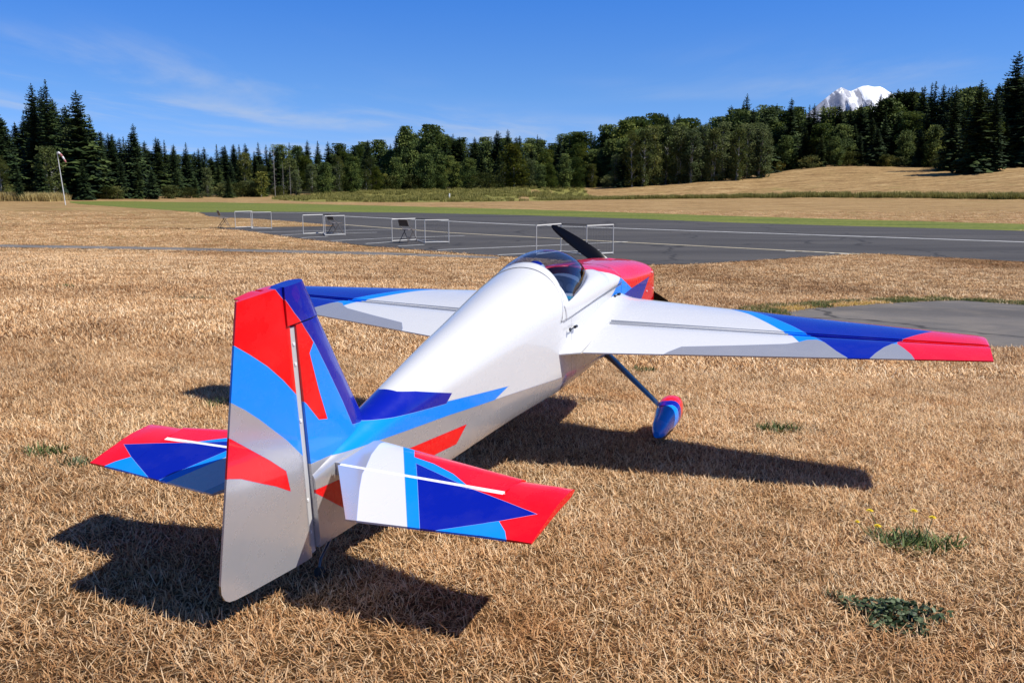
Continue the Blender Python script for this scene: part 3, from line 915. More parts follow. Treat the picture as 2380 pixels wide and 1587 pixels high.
def asphalt_mat(name, base, dusty=0.0):
    m, nt, b = mat_base(name); N, L = nt.nodes.new, nt.links.new
    g = N('ShaderNodeNewGeometry'); pos = g.outputs['Position']
    fine = noise_node(nt, pos, 90, 4, .7)
    lo = tuple(v*.72 for v in base); hi = tuple(min(1, v*1.35) for v in base)
    c = ramp_node(nt, fine, [(.3, lo), (.7, hi)])
    st = noise_node(nt, pos, .35, 4, .6, .3, (.3, 1.6, 1, math.radians(40)))
    c = mix_node(nt, 1.0, c, ramp_node(nt, st, [(.3, (.66, .66, .67)), (.52, (1.0, 1.0, 1.0)), (.75, (1.4, 1.36, 1.30))]), 'MULTIPLY')
    if dusty:
        d = noise_node(nt, pos, 1.3, 5, .65)
        c = mix_node(nt, map_node(nt, d, .45, .72, 0, dusty), c, (.25, .21, .165))
        o = noise_node(nt, pos, .9, 3, .5)
        c = mix_node(nt, map_node(nt, o, .64, .74, 0, .6), c, (.035, .034, .034))
    # hairline cracks
    wv = N('ShaderNodeVectorMath'); wv.operation = 'MULTIPLY_ADD'; wv.inputs[1].default_value = (1.6, 1.6, 0)
    nw = N('ShaderNodeTexNoise'); nw.inputs['Scale'].default_value = .9; nw.inputs['Detail'].default_value = 4; L(pos, nw.inputs['Vector'])
    L(nw.outputs['Color'], wv.inputs[0]); L(pos, wv.inputs[2])
    vo = N('ShaderNodeTexVoronoi'); vo.feature = 'DISTANCE_TO_EDGE'; vo.inputs['Scale'].default_value = .16; L(wv.outputs[0], vo.inputs['Vector'])
    c = mix_node(nt, map_node(nt, vo.outputs['Distance'], .004, .012, .75, 0), c, (.022, .021, .020))
    L(c, b.inputs['Base Color']); b.inputs['Roughness'].default_value = .88; b.inputs['Specular IOR Level'].default_value = .25
    bp = N('ShaderNodeBump'); bp.inputs['Strength'].default_value = .4; bp.inputs['Distance'].default_value = .006
    L(fine, bp.inputs['Height']); L(bp.outputs[0], b.inputs['Normal'])
    return m

def turf_mat(name, dark, mid, light, scale=5.0):
    m, nt, b = mat_base(name); N, L = nt.nodes.new, nt.links.new
    g = N('ShaderNodeNewGeometry'); pos = g.outputs['Position']
    n = noise_node(nt, pos, scale, 6, .7)
    st = noise_node(nt, pos, .45, 3, .55, .2, (.25, 1.8, 1, math.radians(39)))
    c = ramp_node(nt, n, [(.28, dark), (.5, mid), (.74, light)])
    c = mix_node(nt, 1.0, c, ramp_node(nt, st, [(.3, (.62, .70, .66)), (.5, (1, 1, 1)), (.72, (1.5, 1.25, 1.2))]), 'MULTIPLY')
    L(c, b.inputs['Base Color']); b.inputs['Roughness'].default_value = .95; b.inputs['Specular IOR Level'].default_value = .1
    return m

def sheet(name, poly, off, mat, step=1.5, parent=None, kind='structure', wobble=0.0):
    bm = bmesh.new()
    if wobble:
        P = []
        for (a, b_) in zip(poly, poly[1:] + poly[:1]):
            d = math.hypot(b_[0]-a[0], b_[1]-a[1]); n = max(1, int(d/(wobble*3)))
            for i in range(n):
                t = i/n; x, y = a[0] + (b_[0]-a[0])*t, a[1] + (b_[1]-a[1])*t
                P.append((x + random.uniform(-1, 1)*wobble*.6, y + random.uniform(-1, 1)*wobble*.6))
        poly = P
    vs = [bm.verts.new((x, y, 0)) for x, y in poly]
    bm.faces.new(vs)
    xs_ = [p[0] for p in poly]; ys_ = [p[1] for p in poly]
    for ax, lo, hi in ((0, min(xs_), max(xs_)), (1, min(ys_), max(ys_))):
        k = math.floor(lo/step)*step + step
        while k < hi:
            co = Vector((k, 0, 0)) if ax == 0 else Vector((0, k, 0)); no = Vector((1, 0, 0)) if ax == 0 else Vector((0, 1, 0))
            bmesh.ops.bisect_plane(bm, geom=bm.verts[:] + bm.edges[:] + bm.faces[:], plane_co=co, plane_no=no)
            k += step
    bmesh.ops.triangulate(bm, faces=[f for f in bm.faces if len(f.verts) > 4])
    for v in bm.verts: v.co.z = gz(v.co.x, v.co.y) + off
    for f in bm.faces:
        if f.normal.z < 0: f.normal_flip()
    bm.normal_update()
    me = bpy.data.meshes.new(name); bm.to_mesh(me); bm.free()
    for p in me.polygons: p.use_smooth = True
    o = new_obj(name, me, mat, parent)
    if kind: o['kind'] = kind
    return o

PAD = [(3.30, 10.75), (3.66, 11.28), (4.25, 11.9), (4.8, 12.33), (5.4, 12.9), (6.07, 13.37), (6.7, 13.75), (7.13, 13.86), (7.58, 13.42), (8.1, 12.9), (9.5, 11.6), (12.5, 9.5), (12.5, 6.5), (8.5, 6.2), (6.0, 6.9), (4.60, 7.55), (4.2, 7.68), (3.75, 8.05), (3.35, 8.9), (3.15, 9.9)]
PATH = [(-22.0, 29.9), (-16.66, 28.45), (-11.92, 27.35), (-7.51, 26.1), (-3.47, 24.95), (-.30, 23.45), (-.35, 22.75), (-3.25, 23.85), (-7.03, 24.75), (-11.22, 25.95), (-15.4, 26.9), (-22.0, 28.2)]
APRON = [(-21.67, 62.19), (-13.8, 40.65), (-11.64, 38.15), (-9.03, 33.96), (-7.47, 31.63), (-4.5, 27.79), (-2.23, 25.48), (-.31, 23.67), (1.7, 22.12), (3.39, 20.99), (4.49, 21.26), (6.42, 22.46), (9.0, 24.2), (9.96, 24.74), (10.6, 24.3), (11.46, 23.3), (12.86, 21.94), (20, 15.2), (34, 2), (62, 3), (24.93, 35.32), (22.03, 37.82), (17.15, 42.06), (11.97, 46.4), (7.23, 52.6), (.71, 59.4), (-7.3, 65.0), (-14.25, 67.6), (-19.26, 67.7), (-23.48, 65.99)]
LAWN = [(-54.66, 109.24), (-47.22, 113.0), (-37.62, 111.5), (-23.44, 99.95), (-12.3, 89.4), (.9, 75.5), (8.85, 65.43), (14.65, 57.4), (20.58, 50.8), (26.23, 45.09), (64, 10), (62, 3), (24.93, 35.32), (22.03, 37.82), (17.15, 42.06), (11.97, 46.4), (7.23, 52.6), (.71, 59.4), (-7.3, 65.0), (-14.25, 67.6), (-19.26, 67.7), (-23.48, 65.99), (-27.42, 71.61), (-40.31, 88.31), (-52.6, 105.1)]
MEADOW = [(-36.5, 133), (-27.0, 115), (-15.2, 111.8), (-4.3, 114.7), (3.9, 122.4), (10.0, 131.5), (22.0, 146), (13.5, 150), (16, 200), (-4, 215), (-26, 200), (-40, 165)]
INFIELD = [(-25, 62.5), (-21.6, 61.0), (-19.2, 56.2), (-14.78, 51.91), (-11.0, 46.74), (-9.06, 43.49), (-8.54, 42.51), (-9.9, 42.03), (-11.78, 41.33), (-13.2, 40.8), (-14.6, 39.6), (-19, 44)]

def inside(poly, x, y):
    c = False; n = len(poly); j = n-1
    for i in range(n):
        xi, yi = poly[i]; xj, yj = poly[j]
        if (yi > y) != (yj > y) and x < (xj-xi)*(y-yi)/(yj-yi) + xi: c = not c
        j = i
    return c

def build_ground():
    X = frange([(-9000, -2000, 3500), (-2000, -600, 350), (-600, -120, 24), (-120, -30, 3.5), (-30, -8, 1.1), (-8, 9, .5), (9, 32, 1.1), (32, 140, 3.5), (140, 600, 24), (600, 2000, 350), (2000, 9000, 3500)])
    Y = frange([(-2000, -60, 400), (-60, -4, 6), (-4, 12, .5), (12, 46, .85), (46, 120, 2.2), (120, 260, 4), (260, 420, 12), (420, 1500, 180), (1500, 9000, 2500)])
    vs = [(x, y, gz(x, y)) for y in Y for x in X]
    nx = len(X)
    fs = [(j*nx+i, j*nx+i+1, (j+1)*nx+i+1, (j+1)*nx+i) for j in range(len(Y)-1) for i in range(nx-1)]
    me = bpy.data.meshes.new('ground'); me.from_pydata(vs, [], fs)
    me.polygons.foreach_set('use_smooth', [True]*len(me.polygons))
    o = new_obj('ground', me, M_GROUND); o['kind'] = 'structure'

def ribbon(name, pts, w, off, mat, parent=None):
    mb = MB()
    P = [Vector((p[0], p[1], 0)) for p in pts]
    dense = []
    for a, b in zip(P, P[1:]):
        n = max(1, int((b-a).length/1.2))
        dense += [a + (b-a)*i/n for i in range(n)]
    dense.append(P[-1])
    vs = []
    for i, p in enumerate(dense):
        d = (dense[min(i+1, len(dense)-1)] - dense[max(0, i-1)]).normalized(); s = Vector((-d.y, d.x, 0))*w/2
        for q in (p+s, p-s): vs.append((q.x, q.y, gz(q.x, q.y)+off))
    mb.add(vs, [(2*i, 2*i+1, 2*i+3, 2*i+2) for i in range(len(dense)-1)])
    o = mb.build(name, mat, parent)
    if parent is None: o['kind'] = 'structure'
    return o

def build_setting():
    global M_GROUND, M_ASPHALT
    M_GROUND = ground_mat()
    M_ASPHALT = asphalt_mat('runway_asphalt', (.060, .056, .053))
    build_ground()
    FF = []
    for a in range(-36, 37, 2):
        d = far_row(a)[1] + 5 + 1.5*math.sin(a*1.7); FF.append((d*math.sin(math.radians(a)), d*math.cos(math.radians(a))))
    FF += [(255, 345), (120, 430), (0, 445), (-120, 430), (-255, 345)]
    sheet('forest_floor', FF, .02, turf_mat('forest_floor', (.012, .014, .007), (.028, .028, .013), (.055, .048, .022), .8), 8.0)
    sheet('lawn', LAWN, .008, turf_mat('mown_lawn', (.055, .075, .014), (.120, .145, .030), (.215, .215, .065), 4), 1.7, wobble=.25)
    sheet('meadow', MEADOW, .016, turf_mat('rough_meadow', (.075, .085, .016), (.17, .165, .042), (.34, .28, .10), 1.6), 3.0, wobble=.8)
    rw = sheet('runway', APRON, .012, M_ASPHALT, 1.0, wobble=.05)
    sheet('infield', INFIELD, .016, M_GROUND, 1.0, wobble=.15)
    sheet('parking_pad', PAD, .006, asphalt_mat('old_pad_asphalt', (.108, .098, .090), .35), .5, wobble=.09)
    sheet('path', PATH, .008, asphalt_mat('worn_path_asphalt', (.135, .125, .114), .4), .8, wobble=.06)
    wl_ = simple_mat('worn_white_paint', (.52, .52, .50), .7, vary=.35, scale=3.0)
    yl = simple_mat('worn_yellow_paint', (.50, .43, .28), .7, vary=.35, scale=3.0)
    o = .017
    ribbon('centre_line', [(-12.37, 58.8), (1.15, 43.3), (5.03, 40.0), (17.48, 29.9), (26, 22.9)], .26, o, wl_, rw)
    ribbon('taxi_line', [(-19.55, 64.3), (-17.31, 65.2), (-12.57, 64.31)], .25, o, wl_, rw)
    ribbon('edge_line', [(-8.4, 44.0), (-2.6, 36.2), (3.64, 30.0), (9.7, 24.4)], .17, o, yl, rw)
    for pts in ([(-10.56, 36.6), (-5.34, 39.08)], [(-8.98, 34.2), (-8.42, 34.95), (-5.6, 36.4)], [(-7.77, 32.3), (-7.0, 33.4)], [(-6.3, 30.5), (-4.46, 32.3), (-1.82, 33.83)], [(-4.83, 28.95), (-4.11, 29.9)],
                [(-3.6, 27.7), (-2.85, 28.5)], [(-2.21, 26.0), (.71, 27.82), (3.97, 30.1)], [(-.38, 24.0), (.9, 24.9), (2.6, 26.0)]):
        ribbon('stall_line', pts, .11, o, wl_, rw)
    for a, b in (((8.0, 25.6), (8.25, 25.5)), ((8.45, 25.45), (8.6, 25.35)), ((8.72, 25.2), (8.95, 25.05)), ((9.02, 24.85), (9.12, 24.75)), ((9.2, 24.62), (9.42, 24.45))):
        ribbon('paint_mark', [a, b], .13, o, wl_, rw)

# ------------------------------------------------------------------ grass
def scatter(name, pts, clumps, label):
    """one stuff object: points with turn and size, a clump instanced on each"""
    me = bpy.data.meshes.new(name); me.from_pydata([p[:3] for p in pts], [], [])
    for an, k in (('turn', 3), ('size', 4)):
        a = me.attributes.new(an, 'FLOAT', 'POINT'); a.data.foreach_set('value', [p[k] for p in pts])
    o = new_obj(name, me); o['kind'] = 'stuff'; o['label'] = label
    col = bpy.data.collections.new(name + '_clumps')
    for c in clumps: col.objects.link(c)
    ng = bpy.data.node_groups.new(name + '_scatter', 'GeometryNodeTree')
    ng.interface.new_socket('Geometry', in_out='INPUT', socket_type='NodeSocketGeometry')
    ng.interface.new_socket('Geometry', in_out='OUTPUT', socket_type='NodeSocketGeometry')
    N, L = ng.nodes.new, ng.links.new
    gi, go = N('NodeGroupInput'), N('NodeGroupOutput')
    ci = N('GeometryNodeCollectionInfo'); ci.inputs['Collection'].default_value = col; ci.inputs['Separate Children'].default_value = True; ci.inputs['Reset Children'].default_value = True
    ip = N('GeometryNodeInstanceOnPoints'); ip.inputs['Pick Instance'].default_value = True
    rv = N('FunctionNodeRandomValue'); rv.data_type = 'INT'; rv.inputs[4].default_value = 0; rv.inputs[5].default_value = len(clumps)-1
    at = N('GeometryNodeInputNamedAttribute'); at.data_type = 'FLOAT'; at.inputs[0].default_value = 'turn'
    asz = N('GeometryNodeInputNamedAttribute'); asz.data_type = 'FLOAT'; asz.inputs[0].default_value = 'size'
    cx = N('ShaderNodeCombineXYZ')
    L(at.outputs[0], cx.inputs[2])
    L(gi.outputs[0], ip.inputs['Points']); L(ci.outputs[0], ip.inputs['Instance']); L(rv.outputs[2], ip.inputs['Instance Index'])
    L(cx.outputs[0], ip.inputs['Rotation']); L(asz.outputs[0], ip.inputs['Scale']); L(ip.outputs[0], go.inputs[0])
    md = o.modifiers.new('scatter', 'NODES'); md.node_group = ng
    return o

def blade(vs, fs, sh, base, az, L, w, lean, curl, shade, segs=3):
    b = len(vs); d = Vector((math.cos(az), math.sin(az), 0)); s = Vector((-d.y, d.x, 0))
    p = Vector(base); a = lean
    for i in range(segs):
        ww = w*(1 - .55*i/segs)
        vs += [tuple(p - s*ww/2), tuple(p + s*ww/2)]
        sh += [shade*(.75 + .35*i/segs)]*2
        st = L/segs
        p = p + (d*math.sin(a) + Vector((0, 0, 1))*math.cos(a))*st
        if p.z < .002: p.z = .002
        a += curl/segs
    vs.append(tuple(p)); sh.append(shade*1.12)
    for i in range(segs-1): fs.append((b+2*i, b+2*i+1, b+2*i+3, b+2*i+2))
    fs.append((b+2*segs-2, b+2*segs-1, b+2*segs))

def clump(name, rnd, n, R, Lr, w, leanr, curlr, mat, segs=3, sh0=.2, sh1=1.0):
    vs, fs, sh = [], [], []
    for _ in range(n):
        r = R*math.sqrt(rnd.random()); t = rnd.uniform(0, 6.283)
        blade(vs, fs, sh, (r*math.cos(t), r*math.sin(t), 0), rnd.uniform(0, 6.283), rnd.uniform(*Lr), w*rnd.uniform(.7, 1.3), rnd.uniform(*leanr), rnd.uniform(*curlr), rnd.uniform(sh0, sh1), segs)
    me = bpy.data.meshes.new(name); me.from_pydata(vs, [], fs)
    a = me.attributes.new('shade', 'FLOAT', 'POINT'); a.data.foreach_set('value', sh)
    me.materials.append(mat)
    return bpy.data.objects.new(name, me)

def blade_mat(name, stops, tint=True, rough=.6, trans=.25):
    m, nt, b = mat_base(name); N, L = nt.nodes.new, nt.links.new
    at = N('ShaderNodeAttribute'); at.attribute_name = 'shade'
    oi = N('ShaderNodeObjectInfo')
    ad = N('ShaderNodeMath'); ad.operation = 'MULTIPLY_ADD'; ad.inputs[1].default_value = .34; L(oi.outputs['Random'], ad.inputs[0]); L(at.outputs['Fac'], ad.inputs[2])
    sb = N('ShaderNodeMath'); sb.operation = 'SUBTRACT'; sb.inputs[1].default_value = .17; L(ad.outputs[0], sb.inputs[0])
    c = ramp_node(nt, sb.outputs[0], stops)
    g = N('ShaderNodeNewGeometry')
    if tint: c = mix_node(nt, 1.0, c, patch_tint(nt, g.outputs['Position']), 'MULTIPLY')
    L(c, b.inputs['Base Color']); b.inputs['Roughness'].default_value = rough; b.inputs['Specular IOR Level'].default_value = .25
    if trans:
        td = N('ShaderNodeBsdfTranslucent'); L(c, td.inputs[0])
        mx = N('ShaderNodeMixShader'); mx.inputs[0].default_value = trans
        out = nt.nodes['Material Output']
        L(b.outputs[0], mx.inputs[1]); L(td.outputs[0], mx.inputs[2]); L(mx.outputs[0], out.inputs[0])
    return m

BARE = [(.865, 1.825, .10, .5), (1.13, 2.32, .09, .4), (1.19, 3.79, .09, .4), (.83, 5.41, .07, .6), (-1.62, 2.89, .04, 1), (-1.45, 2.77, .04, 1), (.765, 1.925, .03, 1), (-3.4, 9.2, .2, .2), (1.55, 8.9, .2, .2), (-5.3, 10.3, .1, .6)]
def build_grass():
    rnd = random.Random(11)
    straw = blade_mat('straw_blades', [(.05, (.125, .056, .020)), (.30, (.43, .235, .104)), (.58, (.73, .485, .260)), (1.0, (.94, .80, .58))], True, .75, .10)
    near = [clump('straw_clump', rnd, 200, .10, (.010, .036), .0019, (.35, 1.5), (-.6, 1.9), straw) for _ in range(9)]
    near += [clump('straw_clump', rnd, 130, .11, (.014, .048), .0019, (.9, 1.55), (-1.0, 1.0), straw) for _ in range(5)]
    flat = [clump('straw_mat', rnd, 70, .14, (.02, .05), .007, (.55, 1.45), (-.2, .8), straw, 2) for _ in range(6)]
    mid = [clump('straw_tuft', rnd, 84, .13, (.015, .05), .0040, (.3, 1.4), (-.3, 1.2), straw, 2) for _ in range(7)]
    pts = []
    def fill(y0, y1, dens, size, hw=.70, mar=1.3):
        st = 1/math.sqrt(dens); cells = []
        r = 0
        while y0 + r*st < y1:
            yc = y0 + (r+.5)*st; wd = hw*yc + mar; nx = int(2*wd/st)+1
            cells += [(-wd + (i+.5)*st, yc) for i in range(nx)]; r += 1
        for xc, yc in cells:
            yy = yc + rnd.uniform(-.6, .6)*st
            x = xc + rnd.uniform(-.6, .6)*st
            if y0 > 30 and (inside(LAWN, x, yy) or rnd.random() < (yy-38)/40): continue
            if any((x-a)**2/(r*r) + (yy-b)**2/(r*r*q) < rnd.uniform(.5, 1.3) for a, b, r, q in BARE): continue
            if inside(PAD, x, yy) or inside(PATH, x, yy) or (inside(APRON, x, yy) and not inside(INFIELD, x, yy)): continue
            pts.append((x, yy, gz(x, yy), rnd.uniform(0, 6.283), size*rnd.uniform(.75, 1.25)))
    fill(1.15, 3.0, 190, .95); fill(3.0, 5.5, 165, 1.05)
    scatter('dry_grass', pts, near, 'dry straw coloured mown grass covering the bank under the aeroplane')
    pts = []
    fill(5.5, 9.5, 125, 1.0); fill(9.5, 14, 60, 1.15); fill(14, 24, 32, 1.1, .64, 1); fill(24, 38, 12, 1.35, .64, 1); fill(38, 70, 4.2, 1.7, .62, 1)
    scatter('distant_dry_grass', pts, mid[:3] + flat, 'dry mown grass between the aeroplane and the runway')
    # tall grass: the hedge-like strip on the hillside, the yellow stand by the windsock, the meadow
    tg = blade_mat('tall_green_grass', [(.05, (.075, .075, .016)), (.5, (.185, .180, .040)), (1.0, (.36, .31, .10))], False, .7)
    yg = blade_mat('tall_yellow_grass', [(.05, (.18, .12, .04)), (.5, (.42, .32, .12)), (1.0, (.62, .52, .24))], False, .7)
    tall = [clump('tall_grass_clump', rnd, 70, .8, (.7, 1.25), .07, (.05, .5), (.1, .9), tg) for _ in range(5)]
    yel = [clump('tall_grass_clump', rnd, 70, .8, (.8, 1.3), .06, (.05, .45), (.1, .8), yg) for _ in range(4)]
    H = [(3.0, 124.6), (9.93, 130.95), (22.85, 143.28), (39.98, 153.5), (51.92, 145.74), (63.4, 132.26), (69.0, 121), (74, 110), (82, 92)]
    pts = []
    for a, b in zip(H, H[1:]):
        d = math.hypot(b[0]-a[0], b[1]-a[1])
        for _ in range(int(d*7)):
            t = rnd.random(); dpt = rnd.random()*4.5
            x, y = a[0] + (b[0]-a[0])*t, a[1] + (b[1]-a[1])*t
            k = 1 + dpt/math.hypot(x, y); x *= k; y *= k
            pts.append((x, y, gz(x, y)-.05, rnd.uniform(0, 6.283), rnd.uniform(.6, 1.05)*(.55 + .45*min(1, (x-2)/45))))
    scatter('tall_grass', pts, tall, 'strip of tall green grass running across the tan hillside field')
    pts = []
    for _ in range(520):
        x = rnd.uniform(-82, -56.6); y = 108.5 + rnd.random()*5
        pts.append((x, y, gz(x, y)-.05, rnd.uniform(0, 6.283), rnd.uniform(.75, 1.1)))
    scatter('yellow_grass', pts, yel, 'stand of tall yellow grass left of the windsock, before the dark firs')
    pts = []
    while len(pts) < 1500:
        x, y = rnd.uniform(-38, 20), rnd.uniform(111, 205)
        if inside(MEADOW, x, y) and noise.noise(Vector((x*.09, y*.05, 0))) > rnd.uniform(-.5, .35):
            pts.append((x, y, gz(x, y)-.1, rnd.uniform(0, 6.283), rnd.uniform(.35, .75)))
    scatter('meadow_grass', pts, tall, 'rough green meadow grass beyond the lawn, before the middle woods')
    # moss and gold lichen fringe at the far edge of the old pad
    gm = blade_mat('fringe_green', [(.1, (.03, .055, .010)), (.6, (.10, .13, .03)), (1.0, (.24, .24, .07))], False)
    om = blade_mat('fringe_gold', [(.1, (.30, .17, .03)), (.6, (.58, .38, .08)), (1.0, (.75, .55, .18))], False)
    fg = [clump('fringe_clump', rnd, 60, .09, (.02, .06), .005, (.1, 1.2), (0, 1), gm, 2) for _ in range(3)]
    fo = [clump('fringe_clump', rnd, 60, .09, (.015, .04), .005, (.2, 1.3), (0, 1), om, 2) for _ in range(3)]
    pg, po = [], []
    edge = PAD[-1:] + PAD[:11]
    for a, b in zip(edge, edge[1:]):
        d = math.hypot(b[0]-a[0], b[1]-a[1])
        for _ in range(int(d*75)):
            t = rnd.random(); x, y = a[0] + (b[0]-a[0])*t, a[1] + (b[1]-a[1])*t
            nx, ny = -(b[1]-a[1])/d, (b[0]-a[0])/d
            q = rnd.random()**1.6*.5; x += nx*q; y += ny*q
            gold = noise.noise(Vector((x*.9, y*.9, 3))) > .02 and x < 6.3 and q < .28
            (po if gold else pg).append((x, y, gz(x, y), rnd.uniform(0, 6.283), rnd.uniform(.7, 1.5)))
    scatter('green_fringe', pg, fg, 'green weeds fringing the far edge of the old asphalt pad')
    scatter('gold_fringe', po, fo, 'golden moss fringing the far edge of the old asphalt pad')
